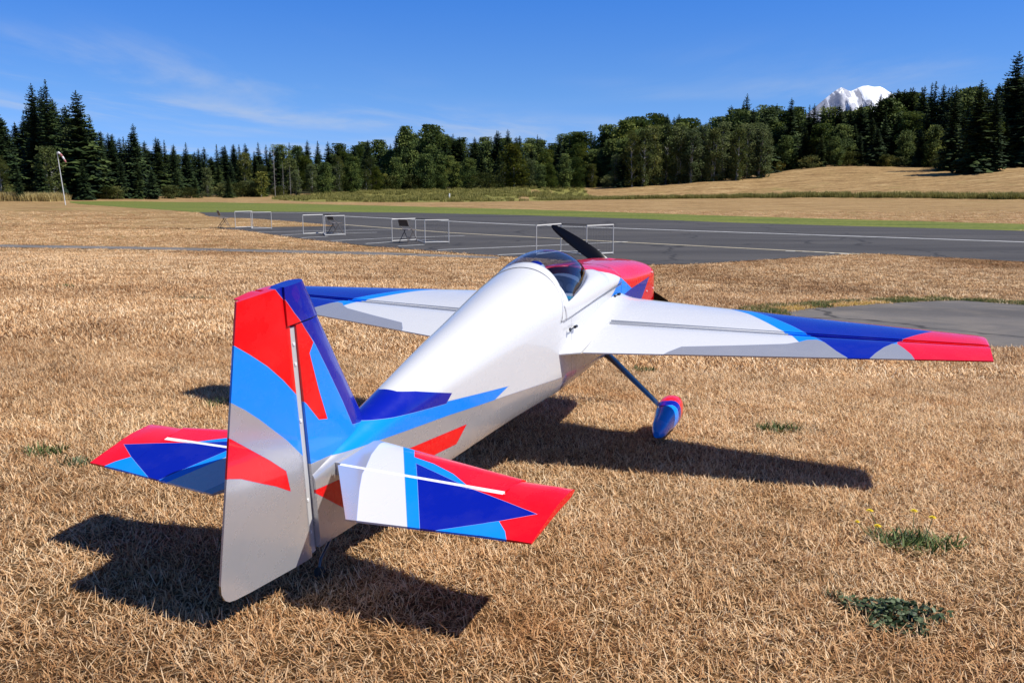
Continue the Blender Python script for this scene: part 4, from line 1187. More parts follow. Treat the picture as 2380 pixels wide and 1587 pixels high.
TREES=[
('fir',-79.3,136.8,1.43,11.7,1.31,0,'b'),
('fir',-80.8,142.3,1.68,10.9,1.03,0,'b'),
('fir',-72.9,131.5,1.08,10.1,1.05,0,'b'),
('fir',-72.1,132.6,1.1,11.3,1.19,0,'b'),
('fir',-73.6,138.5,1.36,14.9,1.03,0,'b'),
('fir',-73.5,141.0,1.46,15.6,1.14,0,'b'),
('fir',-70.6,138.4,1.29,13.7,1.11,0,'b'),
('fir',-67.7,136.2,1.14,11.9,1.19,0,'b'),
('fir',-69.8,143.8,1.49,12.8,1.1,0,'b'),
('fir',-66.1,140.5,1.28,11.6,1.25,0,'b'),
('fir',-62.8,136.2,1.02,9.1,1.22,0,'b'),
('fir',-67.4,150.6,1.62,8.8,1.11,1,'b'),
('fir',-64.7,148.9,1.41,8.7,1.15,1,'b'),
('fir',-63.4,150.5,1.33,8.7,1.22,1,'b'),
('fir',-64.0,155.6,1.45,8.3,1.32,1,'b'),
('fir',-61.9,155.4,1.25,9.1,1.22,1,'b'),
('fir',-60.3,155.0,1.09,8.8,1.05,1,'b'),
('fir',-59.6,157.3,1.06,8.2,1.09,1,'b'),
('fir',-58.8,159.9,1.01,7.4,1.15,1,'b'),
('fir',-62.1,174.5,1.53,7.1,1.28,1,'b'),
('fir',-58.9,170.7,1.19,8.2,1.29,1,'b'),
('fir',-56.8,171.7,1.05,8.9,1.08,1,'b'),
('fir',-57.9,180.5,1.34,8.5,1.09,1,'b'),
('fir',-55.8,179.2,1.19,9.1,1.19,1,'b'),
('fir',-54.7,184.0,1.3,8.6,1.2,1,'b'),
('fir',-54.4,191.4,1.59,9.7,1.25,1,'b'),
('fir',-50.2,185.3,1.26,8.1,1.14,1,'b'),
('maple',-48.0,184.0,1.16,9.4,1.32,2,'b'),
('fir',-46.2,185.3,1.16,9.8,1.01,2,'b'),
('fir',-47.2,197.2,1.65,8.4,1.03,2,'b'),
('fir',-44.6,194.7,1.46,10.4,1.12,2,'b'),
('fir',-43.8,201.4,1.68,10.4,1.32,2,'b'),
('fir',-40.9,198.6,1.47,10.3,1.12,2,'b'),
('maple',-39.1,200.4,1.47,10.1,1.31,2,'b'),
('fir',-39.9,217.7,2.18,8.9,1.25,2,'b'),
('maple',-37.5,217.2,2.09,9.8,1.09,2,'b'),
('fir',-34.3,212.7,1.82,11.0,1.18,2,'b'),
('maple',-33.6,224.8,2.32,11.3,1.32,2,'b'),
('fir',-30.8,226.5,2.36,10.3,1.08,2,'b'),
('fir',-28.8,231.9,2.6,11.5,1.26,2,'b'),
('maple',-26.2,232.5,2.63,12.6,1.15,2,'b'),
('fir',-22.1,224.2,2.28,11.5,1.08,2,'b'),
('maple',-20.0,226.7,2.41,13.3,1.32,2,'b'),
('maple',-17.4,230.1,2.6,12.3,1.26,2,'b'),
('fir',-14.9,226.3,2.46,12.6,1.23,2,'b'),
('maple',-12.8,230.6,2.69,11.8,1.04,2,'b'),
('fir',-9.5,227.5,2.6,11.7,1.31,2,'b'),
('maple',-6.4,222.1,2.4,10.8,1.2,2,'b'),
('fir',-4.0,235.5,3.04,13.4,1.32,2,'b'),
('fir',-1.1,232.0,2.9,13.6,1.02,2,'b'),
('fir',2.0,233.0,2.96,12.1,1.3,2,'b'),
('maple',4.6,227.8,2.72,11.5,1.09,2,'b'),
('maple',7.1,229.2,2.77,11.1,1.18,2,'b'),
('fir',10.2,229.3,2.75,9.9,1.15,3,'b'),
('maple',13.4,237.9,3.12,12.7,1.17,3,'b'),
('maple',16.2,236.6,3.05,13.2,1.25,3,'b'),
('fir',18.6,230.1,2.78,13.3,1.24,3,'b'),
('fir',21.3,229.9,2.91,12.3,1.16,3,'b'),
('maple',23.3,219.7,2.7,14.3,1.03,3,'b'),
('fir',25.9,224.1,3.11,14.0,1.3,3,'b'),
('maple',27.8,218.5,3.09,14.3,1.07,3,'b'),
('maple',29.8,215.9,3.14,15.3,1.3,3,'b'),
('fir',34.0,225.8,3.67,14.2,1.07,4,'b'),
('maple',35.7,220.3,3.49,16.2,1.03,4,'b'),
('fir',37.7,218.1,3.52,15.7,1.05,4,'b'),
('fir',42.0,226.1,4.09,15.7,1.31,4,'b'),
('fir',42.9,218.6,3.92,14.3,1.32,4,'b'),
('fir',47.3,225.6,4.45,13.2,1.14,4,'b'),
('fir',49.4,223.9,4.51,14.4,1.02,4,'b'),
('maple',52.0,223.3,4.55,14.6,1.17,4,'b'),
('fir',57.1,234.5,5.19,17.5,1.08,4,'b'),
('fir',56.7,220.4,4.84,17.6,1.25,4,'b'),
('fir',61.2,228.6,5.48,15.6,1.22,4,'b'),
('maple',65.6,232.8,5.86,17.0,1.19,4,'b'),
('fir',73.8,250.8,6.85,17.7,1.07,4,'b'),
('fir',79.6,258.8,7.59,15.3,1.26,5,'b'),
('maple',79.2,249.6,7.47,16.3,1.05,5,'b'),
('fir',83.5,255.8,8.07,15.0,1.21,5,'b'),
('fir',78.4,233.3,7.28,15.7,1.03,5,'b'),
('fir',81.0,233.9,7.53,14.9,1.15,5,'b'),
('fir',84.8,236.3,7.75,15.1,1.02,5,'b'),
('fir',87.2,234.6,7.69,14.2,1.15,5,'b'),
('fir',93.2,242.5,8.07,14.8,1.13,5,'b'),
('fir',92.1,232.5,7.58,15.4,1.29,5,'b'),
('fir',94.2,230.4,7.47,16.8,1.05,5,'b'),
('fir',96.7,231.0,7.48,17.4,1.22,5,'b'),
('fir',104.6,243.5,8.07,19.0,1.1,5,'b'),
('fir',108.1,245.0,8.15,20.1,1.11,5,'b'),
('fir',105.6,232.0,7.51,18.7,1.12,5,'b'),
('fir',106.8,229.8,7.42,20.4,1.09,6,'b'),
('fir',103.0,215.5,6.8,19.0,1.14,6,'b'),
('fir',106.9,219.4,7.0,18.7,1.04,6,'b'),
('maple',107.4,214.3,6.85,17.8,1.23,6,'b'),
('fir',110.4,214.3,6.99,17.5,1.17,6,'b'),
('fir',107.2,203.9,6.8,16.5,1.27,6,'b'),
('fir',114.4,212.2,7.14,18.5,1.17,6,'b'),
('maple',118.0,213.4,7.34,19.8,1.26,6,'b'),
('fir',119.8,211.6,7.35,19.8,1.31,6,'b'),
('fir',117.9,203.7,7.02,22.2,1.12,6,'b'),
('fir',-71.6,125.9,0.83,10.5,1.19,0,'b'),
('fir',-73.4,132.5,1.13,9.9,1.43,0,'b'),
('fir',-70.7,131.0,1.01,12.4,1.33,0,'b'),
('fir',-69.8,133.3,1.08,13.9,1.13,0,'b'),
('fir',-69.0,134.9,1.12,13.8,1.2,0,'b'),
('fir',-64.4,129.6,0.82,12.5,1.19,0,'b'),
('fir',-65.5,136.0,1.09,12.2,1.2,0,'b'),
('fir',-63.3,135.4,1.01,9.6,1.14,0,'b'),
('fir',-64.3,142.5,1.25,9.0,1.42,0,'b'),
('fir',-62.9,143.3,1.18,8.4,1.43,1,'b'),
('fir',-59.9,140.9,0.9,9.4,1.42,1,'b'),
('fir',-59.1,143.5,0.87,8.0,1.28,1,'b'),
('fir',-61.1,154.4,1.16,8.9,1.27,1,'b'),
('fir',-58.3,153.7,0.89,7.7,1.4,1,'b'),
('fir',-56.9,155.8,0.77,8.7,1.27,1,'b'),
('fir',-56.6,161.1,0.82,7.9,1.22,1,'b'),
('fir',-55.2,163.5,0.75,6.7,1.35,1,'b'),
('fir',-56.7,176.3,1.16,8.8,1.34,1,'b'),
('fir',-53.3,174.4,0.91,9.1,1.23,1,'b'),
('fir',-51.1,176.8,0.92,7.9,1.24,1,'b'),
('fir',-48.4,175.7,0.83,9.2,1.38,1,'b'),
('fir',-47.1,179.3,0.95,9.0,1.27,2,'b'),
('fir',-46.1,184.6,1.13,7.9,1.11,2,'b'),
('fir',-45.6,194.7,1.49,7.7,1.29,2,'b'),
('fir',-42.3,193.6,1.33,7.4,1.31,2,'b'),
('fir',-41.6,202.0,1.62,8.5,1.29,2,'b'),
('fir',-38.6,199.5,1.42,9.0,1.35,2,'b'),
('fir',-36.0,203.5,1.49,9.6,1.26,2,'b'),
('fir',-33.4,206.7,1.55,10.8,1.17,2,'b'),
('fir',-31.0,213.4,1.79,9.5,1.21,2,'b'),
('fir',-27.7,213.5,1.76,12.0,1.13,2,'b'),
('fir',-25.2,216.7,1.91,12.3,1.37,2,'b'),
('fir',-22.6,218.2,1.99,11.2,1.24,2,'b'),
('fir',-19.9,222.5,2.22,12.8,1.27,2,'b'),
('fir',-16.5,220.7,2.18,12.3,1.31,2,'b'),
('fir',-13.2,225.3,2.44,11.9,1.23,2,'b'),
('fir',-9.9,225.4,2.5,9.1,1.39,2,'b'),
('fir',-7.2,225.1,2.53,11.0,1.37,2,'b'),
('fir',-3.4,222.4,2.45,13.0,1.41,2,'b'),
('fir',0.1,222.2,2.47,10.1,1.14,2,'b'),
('maple',2.9,221.9,2.46,10.1,1.38,2,'b'),
('fir',6.5,227.8,2.71,12.2,1.1,2,'b'),
('maple',9.2,226.1,2.62,8.7,1.2,3,'b'),
('fir',11.9,223.7,2.48,11.0,1.36,3,'b'),
('fir',14.7,224.6,2.51,12.1,1.23,3,'b'),
('maple',17.5,223.8,2.48,13.1,1.44,3,'b'),
('fir',20.7,226.5,2.73,11.5,1.26,3,'b'),
('fir',22.8,218.5,2.61,13.8,1.32,3,'b'),
('fir',25.0,214.5,2.69,13.3,1.24,3,'b'),
('maple',27.0,208.2,2.66,14.5,1.27,3,'b'),
('maple',30.7,212.0,3.03,14.5,1.17,4,'b'),
('maple',33.6,209.9,3.0,13.2,1.27,4,'b'),
('fir',36.6,211.5,3.22,14.7,1.36,4,'b'),
('maple',39.1,210.0,3.36,13.4,1.18,4,'b'),
('maple',42.5,212.4,3.7,14.3,1.41,4,'b'),
('fir',44.1,208.0,3.68,11.2,1.12,4,'b'),
('fir',48.5,216.6,4.2,13.3,1.21,4,'b'),
('fir',51.5,218.1,4.33,12.9,1.16,4,'b'),
('maple',55.4,219.3,4.68,15.8,1.34,4,'b'),
('fir',57.1,212.6,4.75,15.3,1.13,4,'b'),
('fir',60.4,215.1,5.03,13.2,1.43,4,'b'),
('fir',69.3,236.5,6.16,14.6,1.37,4,'b'),
('maple',76.1,249.3,7.06,15.8,1.41,5,'b'),
('fir',78.2,246.1,7.32,13.6,1.31,5,'b'),
('fir',76.4,231.1,7.02,15.5,1.12,5,'b'),
('fir',80.7,232.8,7.48,15.3,1.22,5,'b'),
('fir',84.7,235.3,7.7,14.5,1.21,5,'b'),
('maple',87.9,235.6,7.74,13.8,1.31,5,'b'),
('maple',89.8,230.5,7.49,14.6,1.42,5,'b'),
('fir',94.8,233.4,7.61,15.8,1.14,5,'b'),
('maple',96.4,229.5,7.4,16.7,1.33,5,'b'),
('maple',103.6,239.5,7.88,18.7,1.36,5,'b'),
('maple',105.9,238.2,7.81,18.6,1.12,5,'b'),
('fir',103.2,225.9,7.21,19.4,1.14,5,'b'),
('fir',101.0,215.4,6.8,19.8,1.27,6,'b'),
('fir',101.3,209.3,6.7,17.7,1.26,6,'b'),
('fir',104.7,209.1,6.77,16.1,1.32,6,'b'),
('maple',104.2,203.2,6.67,17.3,1.19,6,'b'),
('fir',106.2,202.0,6.74,16.9,1.18,6,'b'),
('fir',107.3,199.5,6.75,17.3,1.18,6,'b'),
('fir',113.1,205.3,6.96,18.9,1.32,6,'b'),
('fir',116.8,205.9,7.07,21.1,1.18,6,'b'),
('maple',81.0,229.3,7.39,14.6,1.28,5,'b'),
('fir',82.8,227.4,7.33,14.9,1.34,5,'b'),
('fir',85.9,228.3,7.39,14.3,1.66,5,'b'),
('fir',87.4,225.3,7.24,14.9,1.35,5,'b'),
('fir',90.4,226.8,7.31,15.6,1.39,5,'b'),
('fir',93.0,227.4,7.32,16.9,1.63,5,'b'),
('fir',95.9,228.5,7.35,18.1,1.32,5,'b'),
('fir',101.7,237.9,7.8,19.3,1.61,5,'b'),
('fir',102.8,236.3,7.72,19.1,1.34,5,'b'),
('fir',104.8,236.0,7.7,19.7,1.34,5,'b'),
('fir',108.0,237.9,7.8,19.8,1.34,5,'b'),
('maple',-94.4,161.7,2.73,7.9,1.29,0,'d'),
('fir',-93.3,163.7,2.79,11.5,1.37,0,'d'),
('maple',-93.4,167.5,2.94,5.0,1.29,0,'d'),
('fir',-89.0,162.7,2.65,10.6,1.15,0,'d'),
('fir',-87.0,163.1,2.62,14.7,1.29,0,'d'),
('maple',-82.0,157.9,2.31,12.1,1.18,0,'d'),
('maple',-80.5,159.2,2.33,8.6,1.16,0,'d'),
('fir',-84.1,169.8,2.83,13.2,1.47,0,'d'),
('maple',-77.7,161.4,2.36,10.0,1.2,0,'d'),
('maple',-83.2,176.8,3.08,6.9,1.43,0,'d'),
('fir',-83.2,181.2,3.23,9.7,1.25,0,'d'),
('fir',-79.9,179.0,3.01,9.3,1.39,1,'d'),
('fir',-77.8,180.1,2.91,8.0,1.36,1,'d'),
('maple',-71.3,169.5,2.25,6.4,1.47,1,'d'),
('maple',-79.5,194.0,3.29,6.4,1.43,1,'d'),
('fir',-75.8,190.4,2.95,7.4,1.38,1,'d'),
('maple',-76.6,198.1,3.14,5.9,1.42,1,'d'),
('maple',-71.5,191.5,2.61,6.2,1.27,1,'d'),
('maple',-75.5,209.3,3.27,6.2,1.31,1,'d'),
('fir',-73.0,209.6,3.09,6.4,1.43,1,'d'),
('maple',-67.9,201.9,2.55,5.6,1.43,1,'d'),
('fir',-64.6,199.6,2.28,8.5,1.47,1,'d'),
('fir',-67.8,217.1,2.98,9.0,1.46,1,'d'),
('fir',-60.7,203.3,2.22,9.4,1.36,1,'d'),
('maple',-64.1,224.8,3.15,6.4,1.25,1,'d'),
('fir',-60.4,222.6,3.01,7.5,1.22,1,'d'),
('fir',-55.6,216.0,2.63,8.9,1.36,2,'d'),
('maple',-57.4,236.1,3.47,9.3,1.31,2,'d'),
('fir',-52.0,225.8,2.9,9.3,1.21,2,'d'),
('fir',-49.7,228.1,2.92,9.0,1.28,2,'d'),
('maple',-46.0,225.2,2.67,7.7,1.45,2,'d'),
('maple',-46.4,245.1,3.48,8.3,1.46,2,'d'),
('maple',-44.4,249.5,3.6,8.2,1.27,2,'d'),
('maple',-40.3,242.8,3.21,10.8,1.17,2,'d'),
('fir',-37.9,244.8,3.25,8.6,1.33,2,'d'),
('fir',-37.6,263.1,4.04,8.9,1.46,2,'d'),
('fir',-32.3,249.6,3.4,11.8,1.36,2,'d'),
('maple',-30.0,255.8,3.68,13.4,1.36,2,'d'),
('maple',-26.9,252.2,3.53,12.1,1.33,2,'d'),
('maple',-23.4,248.9,3.4,13.0,1.27,2,'d'),
('maple',-21.3,266.3,4.23,13.2,1.39,2,'d'),
('maple',-17.8,263.5,4.14,11.9,1.24,2,'d'),
('fir',-14.4,268.0,4.39,12.1,1.46,2,'d'),
('maple',-10.7,261.0,4.11,10.5,1.32,2,'d'),
('maple',-7.4,249.2,3.62,12.1,1.21,2,'d'),
('fir',-5.0,264.5,4.34,12.7,1.37,2,'d'),
('maple',-2.0,266.1,4.43,11.9,1.37,2,'d'),
('fir',1.2,252.7,3.84,11.9,1.36,2,'d'),
('fir',5.1,264.9,4.39,11.7,1.28,2,'d'),
('fir',8.4,267.3,4.49,12.0,1.21,3,'d'),
('maple',11.7,253.6,3.84,10.3,1.46,3,'d'),
('fir',15.2,251.3,3.72,12.7,1.37,3,'d'),
('fir',20.1,271.7,4.64,11.1,1.25,3,'d'),
('fir',23.1,261.6,4.28,13.3,1.2,3,'d'),
('fir',25.6,249.8,3.99,13.5,1.47,3,'d'),
('maple',28.3,249.0,4.19,13.5,1.44,3,'d'),
('fir',31.9,248.8,4.48,14.4,1.31,3,'d'),
('maple',36.5,258.9,5.12,16.9,1.23,4,'d'),
('fir',39.3,253.7,4.96,15.8,1.34,4,'d'),
('maple',42.4,255.4,5.14,16.3,1.2,4,'d'),
('fir',43.8,242.7,4.76,15.6,1.37,4,'d'),
('maple',49.5,259.1,5.69,15.6,1.41,4,'d'),
('fir',51.2,253.0,5.6,13.8,1.45,4,'d'),
('fir',52.6,243.7,5.37,13.6,1.22,4,'d'),
('fir',58.6,259.1,6.18,13.3,1.17,4,'d'),
('fir',59.8,249.2,5.81,15.7,1.42,4,'d'),
('maple',63.9,252.7,6.24,17.4,1.27,4,'d'),
('maple',70.4,263.5,7.1,16.4,1.41,4,'d'),
('maple',73.3,261.6,7.2,16.8,1.42,4,'d'),
('maple',78.8,271.5,7.75,18.0,1.16,4,'d'),
('fir',87.0,287.1,8.78,16.2,1.24,5,'d'),
('maple',91.4,290.1,9.31,17.0,1.16,5,'d'),
('maple',93.8,287.0,9.56,14.2,1.48,5,'d'),
('fir',91.6,269.7,9.1,14.2,1.2,5,'d'),
('fir',92.8,262.5,8.97,14.2,1.47,5,'d'),
('maple',99.1,269.9,9.38,8.9,1.18,5,'d'),
('maple',104.7,276.4,9.71,9.4,1.41,5,'d'),
('fir',102.4,261.9,9.01,13.8,1.29,5,'d'),
('maple',108.7,269.2,9.35,10.3,1.48,5,'d'),
('maple',111.4,268.8,9.33,12.1,1.16,5,'d'),
('maple',117.6,275.1,9.62,12.2,1.34,5,'d'),
('maple',118.7,270.4,9.39,13.2,1.23,5,'d'),
('fir',124.2,275.4,9.65,18.6,1.24,5,'d'),
('fir',121.3,261.3,8.98,19.4,1.49,6,'d'),
('fir',116.6,243.9,8.16,19.5,1.48,6,'d'),
('fir',116.2,237.5,7.91,17.0,1.37,6,'d'),
('maple',118.1,235.9,7.93,15.2,1.25,6,'d'),
('maple',120.1,234.6,7.98,12.4,1.45,6,'d'),
('maple',124.3,237.0,8.24,12.3,1.22,6,'d'),
('maple',124.9,231.8,8.14,15.8,1.4,6,'d'),
('maple',132.2,240.9,8.71,13.5,1.35,6,'d'),
('fir',134.5,239.4,8.76,21.0,1.45,6,'d'),
('maple',132.0,229.6,8.34,17.6,1.19,6,'d'),
('fir',-70.1,120.3,0.58,8.6,1.27,0,'m'),
('fir',-67.6,120.2,0.51,6.4,1.34,0,'m'),
('fir',-65.2,120.4,0.47,8.7,1.29,0,'m'),
('fir',-65.6,125.1,0.66,10.3,1.38,0,'m'),
('fir',-63.2,124.7,0.59,9.9,1.43,0,'m'),
('alder',-60.5,123.0,0.47,9.6,1.43,0,'m'),
('fir',-59.9,125.8,0.57,7.8,1.12,0,'m'),
('fir',-59.8,129.6,0.69,6.9,1.3,0,'m'),
('fir',-59.8,133.8,0.79,7.0,1.28,1,'m'),
('fir',-56.6,131.2,0.51,6.6,1.41,1,'m'),
('fir',-57.4,137.5,0.64,6.7,1.18,1,'m'),
('fir',-57.5,145.0,0.73,6.7,1.37,1,'m'),
('fir',-56.5,148.5,0.65,7.1,1.36,1,'m'),
('fir',-55.0,151.4,0.53,5.7,1.19,1,'m'),
('fir',-55.2,159.3,0.67,6.0,1.37,1,'m'),
('fir',-53.0,160.4,0.5,5.9,1.31,1,'m'),
('fir',-51.2,162.0,0.42,6.0,1.23,1,'m'),
('alder',-50.9,168.8,0.62,7.8,1.15,1,'m'),
('alder',-46.8,166.0,0.4,5.6,1.42,1,'m'),
('fir',-45.5,172.7,0.65,7.1,1.39,2,'m'),
('alder',-43.2,173.7,0.62,6.8,1.41,2,'m'),
('maple',-42.1,183.7,0.96,7.4,1.43,2,'m'),
('fir',-40.3,187.6,1.03,6.4,1.28,2,'m'),
('alder',-36.9,188.2,0.92,7.5,1.14,2,'m'),
('maple',-34.6,193.2,1.03,7.5,1.26,2,'m'),
('alder',-31.1,195.5,1.02,7.5,1.3,2,'m'),
('maple',-28.8,204.8,1.38,9.1,1.29,2,'m'),
('alder',-25.3,206.9,1.46,8.8,1.42,2,'m'),
('fir',-22.1,205.0,1.39,9.9,1.31,2,'m'),
('fir',-18.5,206.7,1.51,10.4,1.26,2,'m'),
('maple',-15.0,212.6,1.83,7.5,1.31,2,'m'),
('fir',-11.6,213.7,1.94,8.2,1.29,2,'m'),
('fir',-7.0,203.7,1.55,8.5,1.29,2,'m'),
('fir',-3.0,203.8,1.63,8.8,1.21,2,'m'),
('fir',1.2,209.1,1.88,10.6,1.37,2,'m'),
('fir',4.5,205.5,1.72,9.6,1.43,2,'m'),
('maple',7.5,208.1,1.81,8.2,1.24,3,'m'),
('fir',11.0,204.3,1.63,8.5,1.16,3,'m'),
('maple',15.6,210.8,1.89,10.2,1.31,3,'m'),
('maple',19.3,209.5,1.97,8.7,1.25,3,'m'),
('maple',22.9,206.4,2.2,10.6,1.24,3,'m'),
('maple',25.4,202.9,2.35,10.4,1.37,3,'m'),
('maple',28.2,197.2,2.34,12.1,1.11,4,'m'),
('alder',32.0,203.8,2.7,11.1,1.38,4,'m'),
('maple',36.4,207.3,3.07,11.0,1.25,4,'m'),
('maple',39.1,206.4,3.25,10.7,1.32,4,'m'),
('maple',40.1,196.0,3.02,10.1,1.26,4,'m'),
('alder',45.0,200.5,3.46,9.9,1.33,4,'m'),
('alder',50.9,207.9,3.98,10.6,1.26,4,'m'),
('alder',54.3,208.8,4.38,12.1,1.41,4,'m'),
('alder',56.5,204.6,4.58,11.8,1.31,4,'m'),
('maple',68.3,231.8,5.97,12.7,1.41,4,'m'),
('fir',72.3,234.4,6.47,10.3,1.32,5,'m'),
('fir',72.7,221.7,6.49,10.0,1.3,5,'m'),
('maple',76.7,220.5,7.09,10.3,1.42,5,'m'),
('maple',80.4,219.3,7.14,9.9,1.37,5,'m'),
('fir',84.2,219.9,7.14,10.0,1.23,5,'m'),
('fir',88.4,220.0,7.08,11.5,1.2,5,'m'),
('fir',91.8,220.7,7.02,12.9,1.11,5,'m'),
('fir',95.7,222.2,7.03,12.7,1.18,5,'m'),
('maple',98.8,221.0,6.96,13.2,1.37,5,'m'),
('fir',97.3,210.4,6.7,12.3,1.15,6,'m'),
('fir',97.3,201.6,6.36,11.9,1.4,6,'m'),
('fir',100.5,199.7,6.42,11.7,1.37,6,'m'),
('maple',100.7,193.0,6.22,11.7,1.29,6,'m'),
('fir',106.1,196.2,6.63,13.7,1.43,6,'m'),
('fir',107.8,193.6,6.65,14.2,1.17,6,'m'),
('fir',110.8,193.8,6.76,15.6,1.13,6,'m'),
('alder',-64.4,111.4,0.1,5.7,1.31,0,'f'),
('bush',-63.1,112.1,0.1,2.1,1.23,0,'f'),
('fir',-60.6,108.9,0.04,4.7,1.07,0,'f'),
('bush',-62.1,114.7,0.18,2.1,1.45,0,'f'),
('fir',-59.6,112.2,0.06,5.7,1.13,0,'f'),
('alder',-59.2,114.2,0.09,7.0,1.37,0,'f'),
('fir',-58.7,117.7,0.22,7.4,1.08,0,'f'),
('fir',-55.5,115.0,0.06,5.3,1.29,0,'f'),
('bush',-55.8,119.7,0.22,1.4,1.47,0,'f'),
('bush',-54.5,119.6,0.16,1.8,1.31,0,'f'),
('bush',-54.0,120.7,0.14,1.9,1.23,1,'f'),
('fir',-54.1,123.1,0.19,5.6,1.11,1,'f'),
('fir',-52.2,124.0,0.06,5.9,1.1,1,'f'),
('fir',-50.6,124.7,0.05,4.4,1.08,1,'f'),
('bush',-50.7,131.4,0.05,2.1,1.19,1,'f'),
('fir',-52.8,139.7,0.19,4.6,1.2,1,'f'),
('bush',-50.6,138.5,0.06,1.8,1.44,1,'f'),
('fir',-50.8,142.4,0.06,3.7,1.21,1,'f'),
('alder',-51.0,148.4,0.1,5.0,1.12,1,'f'),
('bush',-49.7,151.5,0.06,2.7,1.3,1,'f'),
('fir',-45.4,142.0,0.03,3.8,1.35,1,'f'),
('bush',-47.3,153.8,0.06,2.6,1.32,1,'f'),
('bush',-47.2,158.3,0.1,2.9,1.21,1,'f'),
('bush',-45.0,155.6,0.06,2.5,1.21,1,'f'),
('fir',-44.1,158.5,0.06,3.9,1.25,1,'f'),
('bush',-42.8,163.1,0.2,1.9,1.36,2,'f'),
('bush',-42.1,165.4,0.26,1.8,1.29,2,'f'),
('alder',-40.5,166.0,0.23,4.9,1.26,2,'f'),
('alder',-39.1,174.0,0.48,5.9,1.34,2,'f'),
('maple',-35.7,169.2,0.42,6.2,1.28,2,'f'),
('alder',-34.3,176.1,0.55,5.8,1.08,2,'f'),
('maple',-30.6,169.8,0.58,6.1,1.29,2,'f'),
('alder',-29.9,181.2,0.74,4.7,1.2,2,'f'),
('maple',-28.6,186.7,0.81,5.3,1.26,2,'f'),
('bush',-27.1,193.1,0.85,3.5,1.18,2,'f'),
('maple',-25.5,196.4,0.99,7.4,1.21,2,'f'),
('bush',-23.1,198.8,1.1,3.6,1.16,2,'f'),
('bush',-21.2,195.3,0.95,3.5,1.19,2,'f'),
('maple',-19.0,195.3,0.99,8.1,1.24,2,'f'),
('maple',-14.8,185.7,1.06,5.4,1.28,2,'f'),
('maple',-12.1,190.9,1.22,6.0,1.31,2,'f'),
('maple',-9.0,184.9,1.25,6.6,1.24,2,'f'),
('bush',-5.3,182.2,1.32,3.5,1.33,2,'f'),
('bush',-3.4,190.7,1.51,2.8,1.27,2,'f'),
('alder',-1.6,190.6,1.55,5.5,1.13,2,'f'),
('bush',1.3,187.5,1.53,3.7,1.43,2,'f'),
('alder',3.6,198.0,1.67,6.6,1.28,2,'f'),
('maple',6.0,186.7,1.46,5.1,1.1,3,'f'),
('maple',8.3,187.8,1.41,5.6,1.27,3,'f'),
('maple',10.9,191.5,1.42,7.6,1.08,3,'f'),
('maple',14.3,195.7,1.48,6.9,1.35,3,'f'),
('alder',17.6,196.8,1.58,5.5,1.33,3,'f'),
('bush',20.6,194.0,1.72,2.8,1.27,3,'f'),
('alder',22.2,189.2,1.7,7.1,1.13,3,'f'),
('bush',63.8,214.8,5.22,3.2,1.2,4,'f'),
('maple',68.8,223.1,5.92,8.7,1.38,5,'f'),
('fir',71.9,223.2,6.38,6.0,1.2,5,'f'),
('bush',69.8,208.8,6.22,3.0,1.33,5,'f'),
('fir',72.5,209.4,6.48,7.6,1.12,5,'f'),
('maple',76.1,209.8,6.63,7.0,1.3,5,'f'),
('bush',80.1,210.7,6.74,3.4,1.39,5,'f'),
('fir',82.3,211.5,6.8,7.7,1.22,5,'f'),
('fir',85.3,208.9,6.65,8.8,1.25,5,'f'),
('bush',86.8,205.2,6.43,2.9,1.27,5,'f'),
('bush',89.1,206.0,6.49,2.3,1.49,5,'f'),
('maple',91.3,207.0,6.55,8.3,1.24,5,'f'),
('fir',92.5,202.2,6.3,8.2,1.25,5,'f'),
('maple',94.3,200.0,6.21,9.4,1.06,6,'f'),
('bush',93.7,193.7,5.82,3.0,1.36,6,'f'),
('bush',94.0,190.9,5.68,2.6,1.27,6,'f'),
('fir',94.1,186.7,5.45,7.2,1.19,6,'f'),
('fir',96.1,184.8,5.53,10.7,1.2,6,'f'),
('maple',98.3,183.1,5.64,10.0,1.17,6,'f'),
('fir',100.2,181.8,5.74,9.4,1.35,6,'f'),
('bush',104.6,184.1,6.12,2.8,1.22,6,'f'),
('bush',107.3,185.2,6.28,3.0,1.27,6,'f'),
('bush',26.6,189.3,2.03,2.7,1.38,4,'s'),
('bush',29.9,190.9,2.17,2.7,1.1,4,'s'),
('bush',34.4,195.2,2.52,2.2,1.09,4,'s'),
('bush',36.8,190.1,2.62,2.1,1.23,4,'s'),
('bush',40.3,192.6,2.93,3.2,1.32,4,'s'),
('bush',43.8,189.3,3.01,2.1,1.31,4,'s'),
('bush',47.7,192.8,3.36,2.4,1.17,4,'s'),
('alder',25.3,187.0,1.83,11.7,0.95,3,'s'),
('alder',27.6,187.9,1.99,12.3,1.12,4,'s'),
('alder',30.3,190.3,2.16,12.7,0.97,4,'s'),
('alder',33.5,194.0,2.42,13.2,0.98,4,'s'),
('alder',35.6,190.8,2.52,12.2,1.12,4,'s'),
('alder',38.1,188.6,2.71,11.3,1.14,4,'s'),
('alder',40.7,190.4,2.9,12.1,1.05,4,'s'),
('alder',42.7,189.1,2.98,11.4,0.89,4,'s'),
('alder',46.1,194.2,3.24,12.6,1.11,4,'s'),
('alder',47.4,187.9,3.24,11.1,1.12,4,'s'),
('alder',50.5,190.8,3.63,11.6,0.96,4,'s'),
('alder',52.9,191.2,3.75,11.0,1.14,4,'s'),
('alder',54.3,192.4,3.9,9.8,1.14,4,'s'),
('fir', -62.8, 118.0, 0.32, 14.7, 1.09, 0, 'tall fir with a narrow top, left of the tallest fir in the windsock group'),
('fir', -60.3, 116.8, 0.22, 15.2, 1.03, 0, 'tallest fir on the left, rising behind the windsock pole'),
